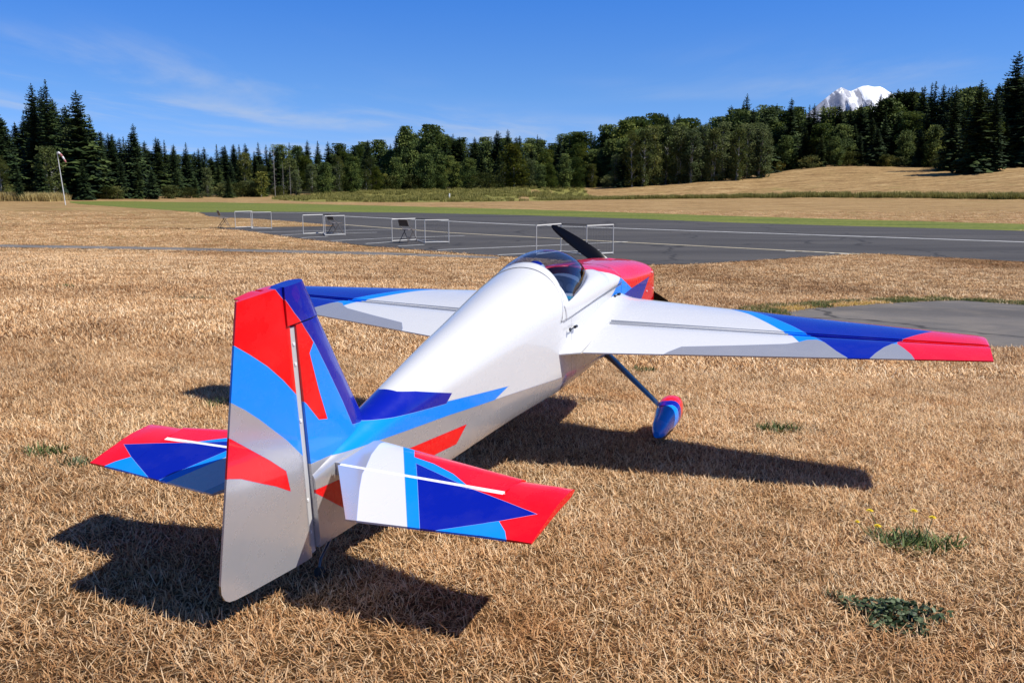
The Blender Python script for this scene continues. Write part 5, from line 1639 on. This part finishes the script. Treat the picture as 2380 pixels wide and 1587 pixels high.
('fir', -57.5, 119.0, 0.25, 14.0, 1.14, 0, 'tall open-branched fir standing just right of the tallest left fir'),
('fir', -65.7, 114.6, 0.25, 11.6, 1.01, 0, 'slim fir with a thin spire at the far left edge of the photo'),
('fir', -55.3, 130.9, 0.38, 10.5, 0.85, 1, 'thin-topped fir poking above its row, well right of the windsock'),
('maple', -23.8, 203.0, 1.29, 14.2, 0.92, 2, 'round-topped broadleaf tree, left of the twin domes in the middle skyline'),
('maple', -18.7, 205.1, 1.43, 14.5, 1.21, 2, 'broad round-topped tree, right of the twin domes in the middle skyline'),
('yellow', -15.5, 199.3, 1.21, 4.8, 1.09, 2, 'small yellow-green tree at the edge of the middle meadow'),
('yellow', 0.4, 185.6, 1.49, 9.3, 1.28, 2, 'wide light green tree standing out against dark woods in the middle'),
('yellow', -27.6, 192.9, 0.85, 3.9, 1.18, 2, 'low yellowish tree at the meadow edge, left of the white post'),
('yellow', -43.5, 153.5, 0.05, 4.5, 1.36, 1, 'yellow-green bushy tree just left of the bare grey trunks'),
('yellow', -32.1, 173.6, 0.6, 4.3, 1.27, 2, 'light green small tree right of the bare grey trunks'),
('fir', 23.5, 188.1, 1.75, 7.9, 1.45, 3, 'dark conifer at the left end of the pale-trunked stand'),
('fir', 58.6, 224.7, 5.13, 19.4, 0.96, 4, 'fir on the highest point of the skyline left of the snowy mountain'),
('fir', 71.0, 228.8, 6.26, 17.7, 0.81, 5, 'pointed fir standing clear to the left of the snowy mountain'),
('fir', 91.0, 175.2, 4.56, 17.5, 1.39, 6, 'large dark fir standing forward in the tan hillside field on the right'),
('fir', 91.4, 185.9, 5.22, 17.1, 1.11, 6, 'dense fir just left of the large forward fir in the hillside field'),
('fir', 93.7, 174.2, 4.79, 15.0, 1.25, 6, 'fir with low skirts at the right of the large forward fir'),
('fir', 104.2, 186.8, 6.23, 22.8, 1.23, 6, 'tallest fir on the right, its spire highest of all in the photo'),
('fir', 104.9, 182.4, 6.04, 20.1, 1.12, 6, 'tall fir cut by the right edge of the photo'),
('snag', -41.5, 155.2, 0.08, 9.3, 0.89, 1, 'tall dead conifer snag with bare broken top among the left woods'),
('snag', -42.0, 162.9, 0.17, 6.3, 0.92, 2, 'short bare grey trunk right of the tall snag'),
('snag', -41.0, 164.1, 0.18, 5.7, 1.0, 2, 'leafless grey trunk in the gap of the woods, leftmost of the pale pair'),
('snag', -40.0, 166.6, 0.24, 5.3, 1.1, 2, 'leafless grey trunk in the gap of the woods, rightmost of the pale pair')]
# ------------------------------------------------------------------ trees
def foliage_mat(name, dark, mid, light, trans=.18, huevar=.5):
    m, nt, b = mat_base(name); N, L = nt.nodes.new, nt.links.new
    at = N('ShaderNodeAttribute'); at.attribute_name = 'shade'
    oi = N('ShaderNodeObjectInfo')
    c = ramp_node(nt, at.outputs['Fac'], [(.1, dark), (.5, mid), (.95, light)])
    v = ramp_node(nt, oi.outputs['Random'], [(0.0, (.62, .72, .80)), (.35, (.92, .98, 1.0)), (.7, (1.1, 1.08, .85)), (1.0, (1.7, 1.4, .8))])
    c = mix_node(nt, huevar, c, mix_node(nt, 1.0, c, v, 'MULTIPLY'))
    L(c, b.inputs['Base Color']); b.inputs['Roughness'].default_value = .75; b.inputs['Specular IOR Level'].default_value = .2
    td = N('ShaderNodeBsdfTranslucent'); L(c, td.inputs[0])
    mx = N('ShaderNodeMixShader'); mx.inputs[0].default_value = trans
    L(b.outputs[0], mx.inputs[1]); L(td.outputs[0], mx.inputs[2]); L(mx.outputs[0], nt.nodes['Material Output'].inputs[0])
    return m

def leaf_mesh(name, vs, fs, sh, mat):
    me = bpy.data.meshes.new(name); me.from_pydata(vs, [], fs)
    a = me.attributes.new('shade', 'FLOAT', 'POINT'); a.data.foreach_set('value', sh)
    me.materials.append(mat)
    return me

def fir_meshes(rnd, mat, bark, R=.185, open_=0.0, base=.05, ex=.7):
    """unit-height conifer: whorls of drooping sprays"""
    vs, fs, sh = [], [], []
    lv = 50
    for i in range(lv):
        t = base + (1-base)*(i/(lv-1))**.92
        rad = R*(1-t)**ex*(.80 + .34*rnd.random())*(.8 + .35*noise.noise(Vector((t*4, R*90, 1)))) + .006
        if open_ and rnd.random() < open_*.5 and t > .45: rad *= .5
        nb = max(5, int(6 + 9*(1-t)))
        ph = rnd.uniform(0, 6.28)
        for k in range(nb):
            az = ph + 6.283*k/nb + rnd.uniform(-.35, .35)
            L = rad*rnd.uniform(.60, 1.22)
            if open_ and rnd.random() < open_*.35: continue
            d = Vector((math.cos(az), math.sin(az), 0)); s = Vector((-d.y, d.x, 0))
            droop = rnd.uniform(.15, .55)*(1.1-t); z0 = t + rnd.uniform(-.008, .008)
            shade = rnd.uniform(.15, .85)
            ns = 4 if L > .05 else 2
            for q in range(ns):
                a0, a1 = q/ns, (q+1.25)/ns
                p0 = d*L*a0 + Vector((0, 0, z0 - droop*L*a0*a0)); p1 = d*L*a1 + Vector((0, 0, z0 - droop*L*a1*a1 + (.012 if q == ns-1 else 0)))
                w = L*(.34 - .22*a0)*rnd.uniform(.7, 1.3) + .003
                hang = Vector((0, 0, -w*rnd.uniform(.35, .9)))
                b = len(vs)
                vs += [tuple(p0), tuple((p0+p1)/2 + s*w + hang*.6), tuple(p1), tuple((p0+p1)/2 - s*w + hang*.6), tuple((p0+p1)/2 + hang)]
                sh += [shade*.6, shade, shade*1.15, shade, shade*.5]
                fs += [(b, b+1, b+2), (b, b+2, b+3), (b, b+4, b+2)]
    b = len(vs)
    vs += [(-.004, 0, .93), (.004, 0, .93), (0, 0, 1.0), (0, -.004, .93), (0, .004, .93)]; sh += [.4]*5
    fs += [(b, b+1, b+2), (b+3, b+4, b+2)]
    crown = leaf_mesh('crown', vs, fs, sh, mat)
    mb = MB(); mb.tube((0, 0, -.02), (0, 0, .92), .0125, .002, 6)
    tr = bpy.data.meshes.new('trunk'); tr.from_pydata(mb.v, [], mb.f); tr.materials.append(bark)
    return crown, tr

def leafy_meshes(rnd, mat, bark, prof, ncl, lpc, leaf, trunks=1, cl=.10, spread=0.0, lo=.2):
    """unit-height broadleaf tree: leaf-sized faces in clumps spread through the crown, with trunk and limbs"""
    vs, fs, sh = [], [], []
    mb = MB(); cs = []
    tops = []
    for k in range(trunks):
        a = rnd.uniform(0, 6.28); ox, oy = spread*math.cos(a)*.5, spread*math.sin(a)*.5
        bend = Vector((rnd.uniform(-.04, .04), rnd.uniform(-.04, .04), 0))
        pts = [Vector((ox, oy, -.02)), Vector((ox, oy, .2)) + bend*.4, Vector((ox*1.2, oy*1.2, .5)) + bend, Vector((ox*1.3, oy*1.3, .82)) + bend*1.2]
        mb.path(pts, [.014, .011, .007, .002], 6); tops.append(pts)
    for i in range(ncl):
        t = lo + (1-lo)*((i+.5)/ncl)
        r = prof((t-lo)/(1-lo))*rnd.uniform(.30, 1.22)
        az = rnd.uniform(0, 6.283)
        T = tops[i % trunks]
        base = T[2] if t > .5 else T[1]
        c = Vector((base.x + r*math.cos(az), base.y + r*math.sin(az), t*.965 + rnd.uniform(-.02, .02)))
        cs.append(c)
        if i % 3 == 0:
            z0 = max(.12, c.z - r*.9 - .06)
            mb.path([(base.x, base.y, z0), ((base.x+c.x)/2, (base.y+c.y)/2, (z0+c.z)/2 + .01), tuple(c)], [.006, .004, .0015], 4)
        tone = rnd.uniform(.15, .85)
        rc = cl*rnd.uniform(.65, 1.25)
        for _ in range(lpc):
            q = Vector((rnd.gauss(0, 1), rnd.gauss(0, 1), rnd.gauss(0, .75)))
            q = q.normalized()*rc*rnd.random()**.45
            p = c + q
            if p.z > 1.0: p.z = 1.0 - rnd.random()*.02
            u = Vector((rnd.gauss(0, 1), rnd.gauss(0, 1), rnd.gauss(0, 1))).normalized(); w = u.orthogonal().normalized()
            l = leaf*rnd.uniform(.6, 1.4); b = len(vs)
            vs += [tuple(p - u*l), tuple(p + w*l*.55), tuple(p + u*l), tuple(p - w*l*.55)]
            s_ = max(0, min(1, tone + rnd.uniform(-.25, .25)))
            sh += [s_]*4; fs.append((b, b+1, b+2, b+3))
    crown = leaf_mesh('crown', vs, fs, sh, mat)
    tr = bpy.data.meshes.new('trunk'); tr.from_pydata(mb.v, [], mb.f); tr.materials.append(bark)
    return crown, tr

def snag_meshes(rnd, bark):
    mb = MB(); mb.path([(0, 0, -.02), (.004, 0, .4), (-.003, .004, .8), (.002, 0, 1.0)], [.009, .0075, .005, .002], 6)
    tw = MB()
    for i in range(64):
        z = .18 + .78*i/64 + rnd.uniform(-.01, .01); L = .10*(1.05-z)*rnd.uniform(.3, 1.1) + .012; a = rnd.uniform(0, 6.28)
        tw.path([(0, 0, z), (L*.6*math.cos(a), L*.6*math.sin(a), z - L*.05), (L*math.cos(a), L*math.sin(a), z - L*.25)], [.0028, .002, .0008], 4)
    out = []
    for nm, q in (('branches', tw), ('trunk', mb)):
        me = bpy.data.meshes.new(nm); me.from_pydata(q.v, [], q.f); me.materials.append(bark); out.append(me)
    return out

ZONES = ['behind the windsock', 'left of the bare grey trunks', 'behind the green meadow', 'where meadow meets hillside', 'in the pale-trunked stand', 'below the snowy mountain', 'at the right edge']
ROWN = {'b': 'against the sky', 'm': 'amid the woods', 'f': 'in front,', 's': 'at the field edge', 'd': 'deep behind nearer trees'}
_TENS = {20: 'twent', 30: 'thirt', 40: 'fort'}
ORD = ['leftmost', 'second', 'third', 'fourth', 'fifth', 'sixth', 'seventh', 'eighth', 'ninth', 'tenth', 'eleventh', 'twelfth', 'thirteenth', 'fourteenth', 'fifteenth', 'sixteenth', 'seventeenth', 'eighteenth', 'nineteenth']
for _t in (20, 30, 40):
    ORD += [_TENS[_t] + 'ieth'] + [_TENS[_t] + 'y-' + w_ for w_ in ['first'] + ORD[1:9]]
KIND = {'fir': ('fir_tree', 'dark fir', 'fir tree'), 'maple': ('broadleaf_tree', 'rounded broadleaf tree', 'tree'), 'alder': ('alder_tree', 'slender pale-trunked tree', 'tree'),
        'bush': ('bush', 'low olive bush', 'bush'), 'yellow': ('light_green_tree', 'light green tree', 'tree'), 'snag': ('dead_tree', 'bare dead tree', 'dead tree')}

def build_trees():
    rnd = random.Random(5)
    bark = simple_mat('fir_bark', (.045, .034, .026), .9)
    pale = simple_mat('pale_bark', (.30, .29, .26), .85)
    grey = simple_mat('weathered_wood', (.20, .185, .165), .85)
    fm = foliage_mat('fir_needles', (.004, .011, .007), (.028, .052, .016), (.080, .108, .030), .14)
    mm = foliage_mat('broad_leaves', (.019, .036, .010), (.064, .098, .022), (.155, .185, .042), .26)
    am = foliage_mat('alder_leaves', (.034, .050, .015), (.088, .112, .034), (.170, .185, .064), .3)
    ym = foliage_mat('light_leaves', (.040, .056, .010), (.100, .115, .020), (.190, .180, .035), .25)
    bm_ = foliage_mat('bush_leaves', (.022, .034, .008), (.058, .072, .016), (.125, .125, .035), .2)
    round_ = lambda t: .175*math.sqrt(max(0, 1-((t-.42)/.62)**2))*(1 if t < .5 else 1-.35*(t-.5))
    slim = lambda t: .125*math.sqrt(max(0, 1-((t-.45)/.58)**2))
    dome = lambda t: .55*math.sqrt(max(0, 1-t*t))
    protos = {
        'fir': [fir_meshes(rnd, fm, bark, R, o, .05, ex) for R, o, ex in ((.22, .0, .62), (.25, .1, .72), (.21, .22, .8), (.26, .05, .55), (.21, .15, .5), (.22, .4, .75), (.24, .1, .6))],
        'maple': [leafy_meshes(rnd, mm, bark, round_, 90, 74, .0165, 1, .095, 0, .06) for _ in range(5)],
        'alder': [leafy_meshes(rnd, am, pale, slim, 80, 54, .0150, 2, .075, .05, .03) for _ in range(4)],
        'yellow': [leafy_meshes(rnd, ym, pale, round_, 64, 42, .026, 1, .11, 0, .08) for _ in range(2)],
        'bush': [leafy_meshes(rnd, bm_, bark, dome, 36, 60, .040, 3, .22, .3, .02) for _ in range(3)],
        'snag': [snag_meshes(rnd, grey) for _ in range(2)]}
    for i, (k, x, y, z, h, w, zn, row) in enumerate(TREES):
        name, what, cat = KIND[k]
        P = protos[k]; A, B = P[(i*7 + int(x*3)) % len(P)]
        root = empty(name, (x, y, z), rnd.uniform(0, 6.283))
        root.scale = (h*w, h*w, h)
        if len(row) > 1: tag(root, row, cat)
        else:
            where = '%s %s' % (ROWN[row], ZONES[zn])
            same = sorted(math.atan2(r[1], r[2]) for r in TREES if r[0] == k and r[6] == zn and r[7] == row)
            n = same.index(math.atan2(x, y))
            if row in 'bfsm' and n < len(ORD): lab = ('%s %s %s' if n == 0 else '%s %s from the left, %s') % (ORD[n], what, where)
            else: lab = '%s %s' % (what, where)
            tag(root, lab, cat, '%s %s' % (what + ('es' if k == 'bush' else 's'), where))
        pc = new_obj(A.name.split('.')[0], A, None, root)
        if k == 'snag': pc['kind'] = 'stuff'
        new_obj(B.name.split('.')[0], B, None, root)

# ------------------------------------------------------------------ mountain
def build_mountain():
    prof = [(2600, 0), (4308, 875), (4520, 1058), (4682, 1207), (4763, 1274), (4877, 1373), (4958, 1439), (5039, 1496), (5105, 1529), (5175, 1496), (5245, 1468), (5295, 1488), (5360, 1521), (5427, 1545), (5511, 1554), (5606, 1534), (5699, 1540), (5761, 1513), (5823, 1471), (5912, 1422), (5984, 1373), (6162, 1274), (6341, 1174), (6702, 942), (8400, 0)]
    def h(x):
        for p, q in zip(prof, prof[1:]):
            if x <= q[0]: return p[1] + (q[1]-p[1])*(x-p[0])/(q[0]-p[0])
        return 0
    X = frange([(2600, 4300, 90), (4300, 6800, 14), (6800, 8400, 90)])
    Y = frange([(-2600, -1500, 110), (-1500, 0, 24), (0, 2600, 200)])
    vs = []
    for d in Y:
        for x in X:
            top = h(x)
            if d <= 0:
                k = -d/2600
                rid = noise.hetero_terrain(Vector((x/420 + d/2400, d/1500, 1.3)), 1.0, 2.1, 5, .5) - .6
                z = top*(1-k)**1.25
                am = min(1, -d/260)*min(1, (1-k)*3)
                z -= am*abs(rid)*130*(.35 if 5380 < x < 5720 and d > -420 else 1.0)
                z -= am*95*(1-abs(noise.noise(Vector((x/150 + noise.noise(Vector((x/300, d/300, 2)))*.8 - d/1100, d/1300, 7.7)))*2.2))*.55
            else: z = top*(1 - d/2600)
            vs.append((x, 14000 + d, max(-20, z)))
    nx = len(X)
    fs = [(j*nx+i, j*nx+i+1, (j+1)*nx+i+1, (j+1)*nx+i) for j in range(len(Y)-1) for i in range(nx-1)]
    me = bpy.data.meshes.new('mountain'); me.from_pydata(vs, [], fs)
    me.polygons.foreach_set('use_smooth', [True]*len(me.polygons))
    m, nt, b = mat_base('snow_and_rock'); N, L = nt.nodes.new, nt.links.new
    g = N('ShaderNodeNewGeometry'); pos = g.outputs['Position']
    n1 = noise_node(nt, pos, 1.0, 8, .70, .9, (.0105, .0016, .0034, 0))
    n2 = noise_node(nt, pos, 1.0, 6, .65, .5, (.0035, .0010, .0035))
    sep = N('ShaderNodeSeparateXYZ'); L(pos, sep.inputs[0])
    sx = map_node(nt, sep.outputs[0], 5130, 5330, -.035, .045)
    sz = map_node(nt, sep.outputs[2], 1330, 1540, -.02, .05)
    def add(p, q):
        m_ = N('ShaderNodeMath'); m_.operation = 'ADD'; L(p, m_.inputs[0]); L(q, m_.inputs[1]); return m_.outputs[0]
    hf = N('ShaderNodeMath'); hf.operation = 'MULTIPLY_ADD'; hf.inputs[1].default_value = .5; hf.inputs[2].default_value = -.25; L(n2, hf.inputs[0])
    tot = add(add(n1, hf.outputs[0]), add(sx, sz))
    hazed_rock = ramp_node(nt, noise_node(nt, pos, .02, 4), [(.3, (.25, .26, .31)), (.7, (.40, .41, .46))])  # rock colour lightened and blued, distance haze put into the colour
    L(mix_node(nt, map_node(nt, tot, .488, .515), hazed_rock, (.86, .87, .90)), b.inputs['Base Color'])
    b.inputs['Roughness'].default_value = .8
    o = new_obj('mountain', me, m); o['kind'] = 'structure'

# ------------------------------------------------------------------ airfield furniture
def build_barriers():
    pvc = simple_mat('white_pipe', (.50, .485, .455), .7, vary=.12, scale=8)
    net = simple_mat('dark_netting', (.03, .03, .033), .8)
    D = [('low white pipe barrier farthest left, with a folding chair standing at its left', ((-12.64, 40.21), (-12.04, 40.87), (-11.6, 39.16), (-10.76, 39.37)), .735),
         ('low white pipe barrier with a folding chair inside its right hand frame', ((-8.22, 34.6), (-7.6, 35.43), (-7.16, 33.66), (-6.48, 34.1)), .745),
         ('low white pipe barrier with a folding chair standing between its two frames', ((-4.08, 29.86), (-3.36, 30.61), (-2.88, 29.05), (-2.11, 29.3)), .755),
         ('low white pipe barrier behind the raised propeller blade', ((.66, 23.75), (1.39, 25.0), (2.01, 23.65), (2.81, 24.38)), .80)]
    for lab, P, H in D:
        gx, gy = sum(p[0] for p in P)/4, sum(p[1] for p in P)/4
        t = empty('pipe_barrier', (gx, gy, gz(gx, gy) + .022))
        tag(t, lab, 'barrier', 'white pipe barriers along the apron')
        q = [Vector((p[0]-gx, p[1]-gy, gz(p[0], p[1]) - gz(gx, gy))) for p in P]
        up = Vector((0, 0, H)); r = .014
        def part(nm, a, b, rr=r, m=pvc):
            mb = MB(); mb.tube(a, b, rr, n=8); return mb.build(nm, m, t, 50)
        for a, b in ((q[0], q[1]), (q[2], q[3])):
            part('post', a, a+up); part('post', b, b+up)
            part('top_rail', a+up, b+up, .021); part('bottom_rail', a+Vector((0, 0, .03)), b+Vector((0, 0, .03)), .019)
        part('cross_rail', q[1]+up, q[3]+up, .012, net)
        part('ground_rail', q[1]+Vector((0, 0, .026)), q[2]+Vector((0, 0, .026)), .016)
        part('ground_rail', q[1]+Vector((0, 0, .028)), q[3]+Vector((0, 0, .028)), .016)
        mb = MB()
        for a, b in ((q[2], q[3]), (q[1], q[3])):
            n = 16
            for i in range(1, n):
                s_ = a + (b-a)*i/n; mb.tube(s_+Vector((0, 0, .05)), s_+up, .0009, n=3, cap=False)
            for k in range(1, 11):
                z = Vector((0, 0, H*k/11)); mb.tube(a+z, b+z, .0009, n=3, cap=False)
        mb.build('net', net, t)

def build_chairs():
    steel = simple_mat('tan_chair_steel', (.20, .165, .135), .45, vary=.1)
    darks = simple_mat('dark_chair_back', (.055, .042, .036), .45)
    proto = None
    def make():
        t = empty('folding_chair')
        mb = MB()
        R = []
        for y in (-.20, -.19, 0, .19, .20):
            R.append([Vector((.05 + .015*(y/.2)**2*0 - x_, y, z)) for x_, z in ((.0, .55), (.03, .66), (.055, .755), (.067, .755), (.042, .66), (.012, .55))])
        mb.rings(R); mb.build('backrest', darks, t, 40)
        mb = MB(); mb.box((.235, 0, .432), (.39, .39, .022)); mb.box((.44, 0, .425), (.025, .36, .03)); mb.build('seat', steel, t)
        for y in (-.215, .215):
            mb = MB(); mb.path([(-.02, y, .75), (.05, y, .56), (.235, y, .42), (.46, y, 0)], .012, 8); mb.build('front_leg', steel, t, 50)
            mb = MB(); mb.path([(.30, y*.92, .42), (.14, y*.92, .21), (-.02, y*.92, 0)], .012, 8); mb.build('rear_leg', darks, t, 50)
        mb = MB(); mb.tube((.37, -.215, .16), (.37, .215, .16), .008); mb.build('stretcher', steel, t, 50)
        mb = MB(); mb.tube((.07, -.2, .12), (.07, .2, .12), .008); mb.build('stretcher', darks, t, 50)
        mb = MB(); mb.path([(-.02, -.215, .75), (-.025, -.16, .77), (-.025, .16, .77), (-.02, .215, .75)], .012, 8); mb.build('back_rail', steel, t, 50)
        return t
    for (x, y, rz, lab) in ((-13.52, 40.62, .55, 'dark folding chair standing alone left of the farthest barrier'), (-7.22, 34.9, .75, 'dark folding chair seen through the right frame of the second barrier'), (-3.62, 29.25, .90, 'dark folding chair between the two frames of the third barrier')):
        if proto is None: t = proto = make()
        else:
            t = proto.copy(); COL.objects.link(t)
            for ch in list(proto.children):
                c = ch.copy(); COL.objects.link(c); c.parent = t
        t.location = (x, y, gz(x, y) + .024); t.rotation_euler = (0, 0, rz)
        tag(t, lab, 'folding chair', 'folding chairs on the apron')

def build_windsock():
    x, y = -48.0, 95.0
    t = empty('windsock', (x, y, gz(x, y)))
    tag(t, 'red and white windsock hanging limp from a leaning white pole at the left', 'windsock')
    mb = MB(); mb.tube((0, 0, -.1), (-.42, 0, 5.55), .05, .035, 10)
    mb.build('pole', simple_mat('white_pole', (.6, .6, .6), .5), t, 50)
    mb = MB(); mb.path([(-.42, 0, 5.55), (-.22, 0, 5.58)], .02); mb.build('swivel_arm', simple_mat('galvanised', (.4, .4, .4), .5, .6), t, 50)
    C = [(-.32, 5.52), (-.10, 5.36), (.12, 5.08), (.30, 4.76), (.44, 4.46)]
    rad = [.12, .11, .10, .09, .08]
    red = simple_mat('faded_red_cloth', (.42, .16, .16), .85); wh = simple_mat('white_cloth', (.72, .70, .70), .85)
    for i in range(4):
        R = []
        for k in range(3):
            f = k/2; cx = C[i][0] + (C[i+1][0]-C[i][0])*f; cz = C[i][1] + (C[i+1][1]-C[i][1])*f; r = rad[i] + (rad[i+1]-rad[i])*f
            d = Vector((C[i+1][0]-C[i][0], 0, C[i+1][1]-C[i][1])).normalized(); s = Vector((0, 1, 0)); u = d.cross(s)
            R.append([Vector((cx, 0, cz)) + (s*math.cos(6.283*j/14)*.8 + u*math.sin(6.283*j/14))*r for j in range(14)])
        mb = MB(); mb.rings(R, cap0=False, cap1=False)
        o = mb.build('sock_band', wh if i % 2 == 0 else red, t, 60)
        md = o.modifiers.new('cloth', 'SOLIDIFY'); md.thickness = .006

def build_small():
    x, y = -8.99, 126.8
    mb = MB(); R = []
    for z, r in ((-.1, .11), (.3, .11), (.8, .10), (.86, .085), (.88, .03)):
        R.append([Vector((r*math.cos(6.283*k/12) + z*.04, r*.8*math.sin(6.283*k/12), z)) for k in range(12)])
    mb.rings(R)
    o = mb.build('marker_post', simple_mat('marker_white', (.75, .75, .73), .6), None, 40)
    o.location = (x, y, gz(x, y)); tag(o, 'short white marker post standing in the green meadow', 'marker post')
    mb = MB(); R = []
    for z, r in ((-.1, .28), (.2, .24), (.42, .22), (.46, .15)):
        R.append([Vector((r*(1 + .2*math.sin(3*k))*math.cos(6.283*k/11), r*math.sin(6.283*k/11), z)) for k in range(11)])
    mb.rings(R)
    o = mb.build('stump', simple_mat('stump_wood', (.07, .05, .035), .9, vary=.3), None, 40)
    x, y = 24.5, 158.5
    o.location = (x, y, gz(x, y)); tag(o, 'small dark stump on the tan hillside below the dark conifer', 'stump')

def build_weeds():
    rnd = random.Random(3)
    dg = blade_mat('weed_dark_leaf', [(.1, (.016, .030, .010)), (.55, (.070, .100, .040)), (1.0, (.27, .32, .17))], False, .45, .15)
    gg = blade_mat('weed_blade', [(.1, (.018, .036, .008)), (.55, (.060, .098, .022)), (1.0, (.17, .22, .07))], False, .5, .2)
    yel = simple_mat('yellow_petal', (.80, .62, .01), .6); stem = simple_mat('flower_stem', (.13, .15, .05), .7)
    def tuft(name, x, y, rx, ry, n, Lr, w, lean, mat, lab, cat, grp=None, segs=3, leafy=False):
        vs, fs, sh = [], [], []
        for _ in range(n):
            r = math.sqrt(rnd.random()); a = rnd.uniform(0, 6.283)
            k = 1 + .28*math.sin(3*a + x) + .18*math.sin(5*a + y)
            px, py = rx*r*k*math.cos(a), ry*r*k*math.sin(a)
            if leafy:
                c = Vector((px, py, rnd.uniform(.006, .036)*(1.15-r*.6))); u = Vector((rnd.gauss(0, 1), rnd.gauss(0, 1), rnd.gauss(0, .45))).normalized()
                s = u.cross(Vector((rnd.gauss(0, .4), rnd.gauss(0, .4), 1))).normalized(); l = rnd.uniform(*Lr); b = len(vs)
                vs += [tuple(c - u*l*.5), tuple(c - u*l*.1 + s*l*.34), tuple(c + u*l*.4 + s*l*.2), tuple(c + u*l*.55), tuple(c + u*l*.4 - s*l*.2), tuple(c - u*l*.1 - s*l*.34)]
                q = rnd.uniform(.1, .95); sh += [q]*6; fs.append((b, b+1, b+2, b+3, b+4, b+5))
            else:
                blade(vs, fs, sh, (px, py, 0), rnd.uniform(0, 6.283), rnd.uniform(*Lr), w*rnd.uniform(.7, 1.4), rnd.uniform(*lean), rnd.uniform(.0, .9), rnd.uniform(.15, 1), segs)
        me = bpy.data.meshes.new(name); me.from_pydata(vs, [], fs)
        at = me.attributes.new('shade', 'FLOAT', 'POINT'); at.data.foreach_set('value', sh)
        if leafy or True:
            root = empty(name, (x, y, gz(x, y)))
            new_obj('leaves', me, mat, root)
        tag(root, lab, cat, grp)
        return root
    tuft('weed_patch', .865, 1.83, .098, .080, 760, (.007, .018), 0, None, dg, 'dense dark green low weed patch at the lower right, without flowers', 'weed', 'green weeds in the dry grass', leafy=True)
    t = tuft('weed_patch', 1.13, 2.33, .105, .075, 360, (.025, .062), .0050, (.4, 1.35), gg, 'green weed with yellow flowers on thin stems at the lower right', 'weed', 'green weeds in the dry grass')
    for fx, fy, h in ((.02, .045, .085), (.062, .02, .075), (-.105, -.01, .062), (-.155, .01, .066), (-.10, .06, .08)):
        mb = MB(); mb.path([(fx*.5, fy*.5, 0), (fx*.85, fy*.8, h*.6), (fx, fy, h)], .0012, 5)
        s = mb.build('flower_stem', stem, t)
        mb = MB(); c = Vector((fx, fy, h))
        big = .011 if fx > -.12 else .007
        for ring, (rr, zz) in enumerate(((1.0, .002), (.7, .004), (.4, .006))):
            for k in range(13):
                a = 6.283*(k + .5*ring)/13; d = Vector((math.cos(a), math.sin(a), 0)); w = Vector((-d.y, d.x, 0))
                mb.add([c + Vector((0, 0, zz*.3)), c + d*big*rr*.8 + w*.0016 + Vector((0, 0, zz)), c + d*big*rr + Vector((0, 0, zz)), c + d*big*rr*.8 - w*.0016 + Vector((0, 0, zz))], [(0, 1, 2, 3)])
        mb.build('flower_head', yel, s)
    G = 'green weeds in the dry grass'
    tuft('grass_tuft', 1.19, 3.80, .095, .055, 210, (.025, .06), .005, (.1, 1.3), gg, 'green tuft between the wheel and the flowering weed, right of the wing shadow', 'weed', G)
    tuft('grass_tuft', .83, 5.42, .075, .06, 150, (.025, .055), .005, (.1, 1.3), gg, 'green tuft under the right wing, beside the gear leg', 'weed', G)
    tuft('grass_tuft', -1.62, 2.90, .075, .06, 150, (.025, .055), .004, (.2, 1.3), gg, 'thin green tuft left of the tailplane tip, the leftmost weed', 'weed', G)
    tuft('grass_tuft', -1.45, 2.78, .045, .03, 100, (.02, .045), .004, (.2, 1.3), dg, 'small dark tuft touching the left tailplane tip', 'weed', G)
    tuft('grass_tuft', .765, 1.93, .02, .016, 46, (.015, .04), .003, (.1, 1.2), dg, 'tiny dark weed just left of the dense weed patch', 'weed', G)
    tuft('grass_tuft', -5.3, 10.3, .11, .09, 110, (.03, .06), .006, (.1, 1.2), gg, 'green tuft far off at the left, in open dry grass', 'weed', G)
    tuft('grass_tuft', -1.33, 3.80, .06, .05, 60, (.03, .06), .003, (.1, 1.1), gg, 'sparse green blades behind the left tailplane, near the wing tip shadow', 'weed', G)
    tuft('grass_tuft', -3.4, 9.2, .34, .16, 300, (.02, .05), .005, (.2, 1.3), dg, 'flat dull green patch in dry grass beyond the left wing tip', 'weed', G)
    tuft('grass_tuft', 1.55, 8.9, .3, .14, 130, (.02, .05), .005, (.2, 1.3), gg, 'faint green patch in dry grass beyond the right wing', 'weed', G)

# ------------------------------------------------------------------ assemble
random.seed(1)
build_setting()
build_mountain()
build_trees()
build_grass()
make_paints()
build_plane()
build_barriers()
build_chairs()
build_windsock()
build_weeds()
build_small()
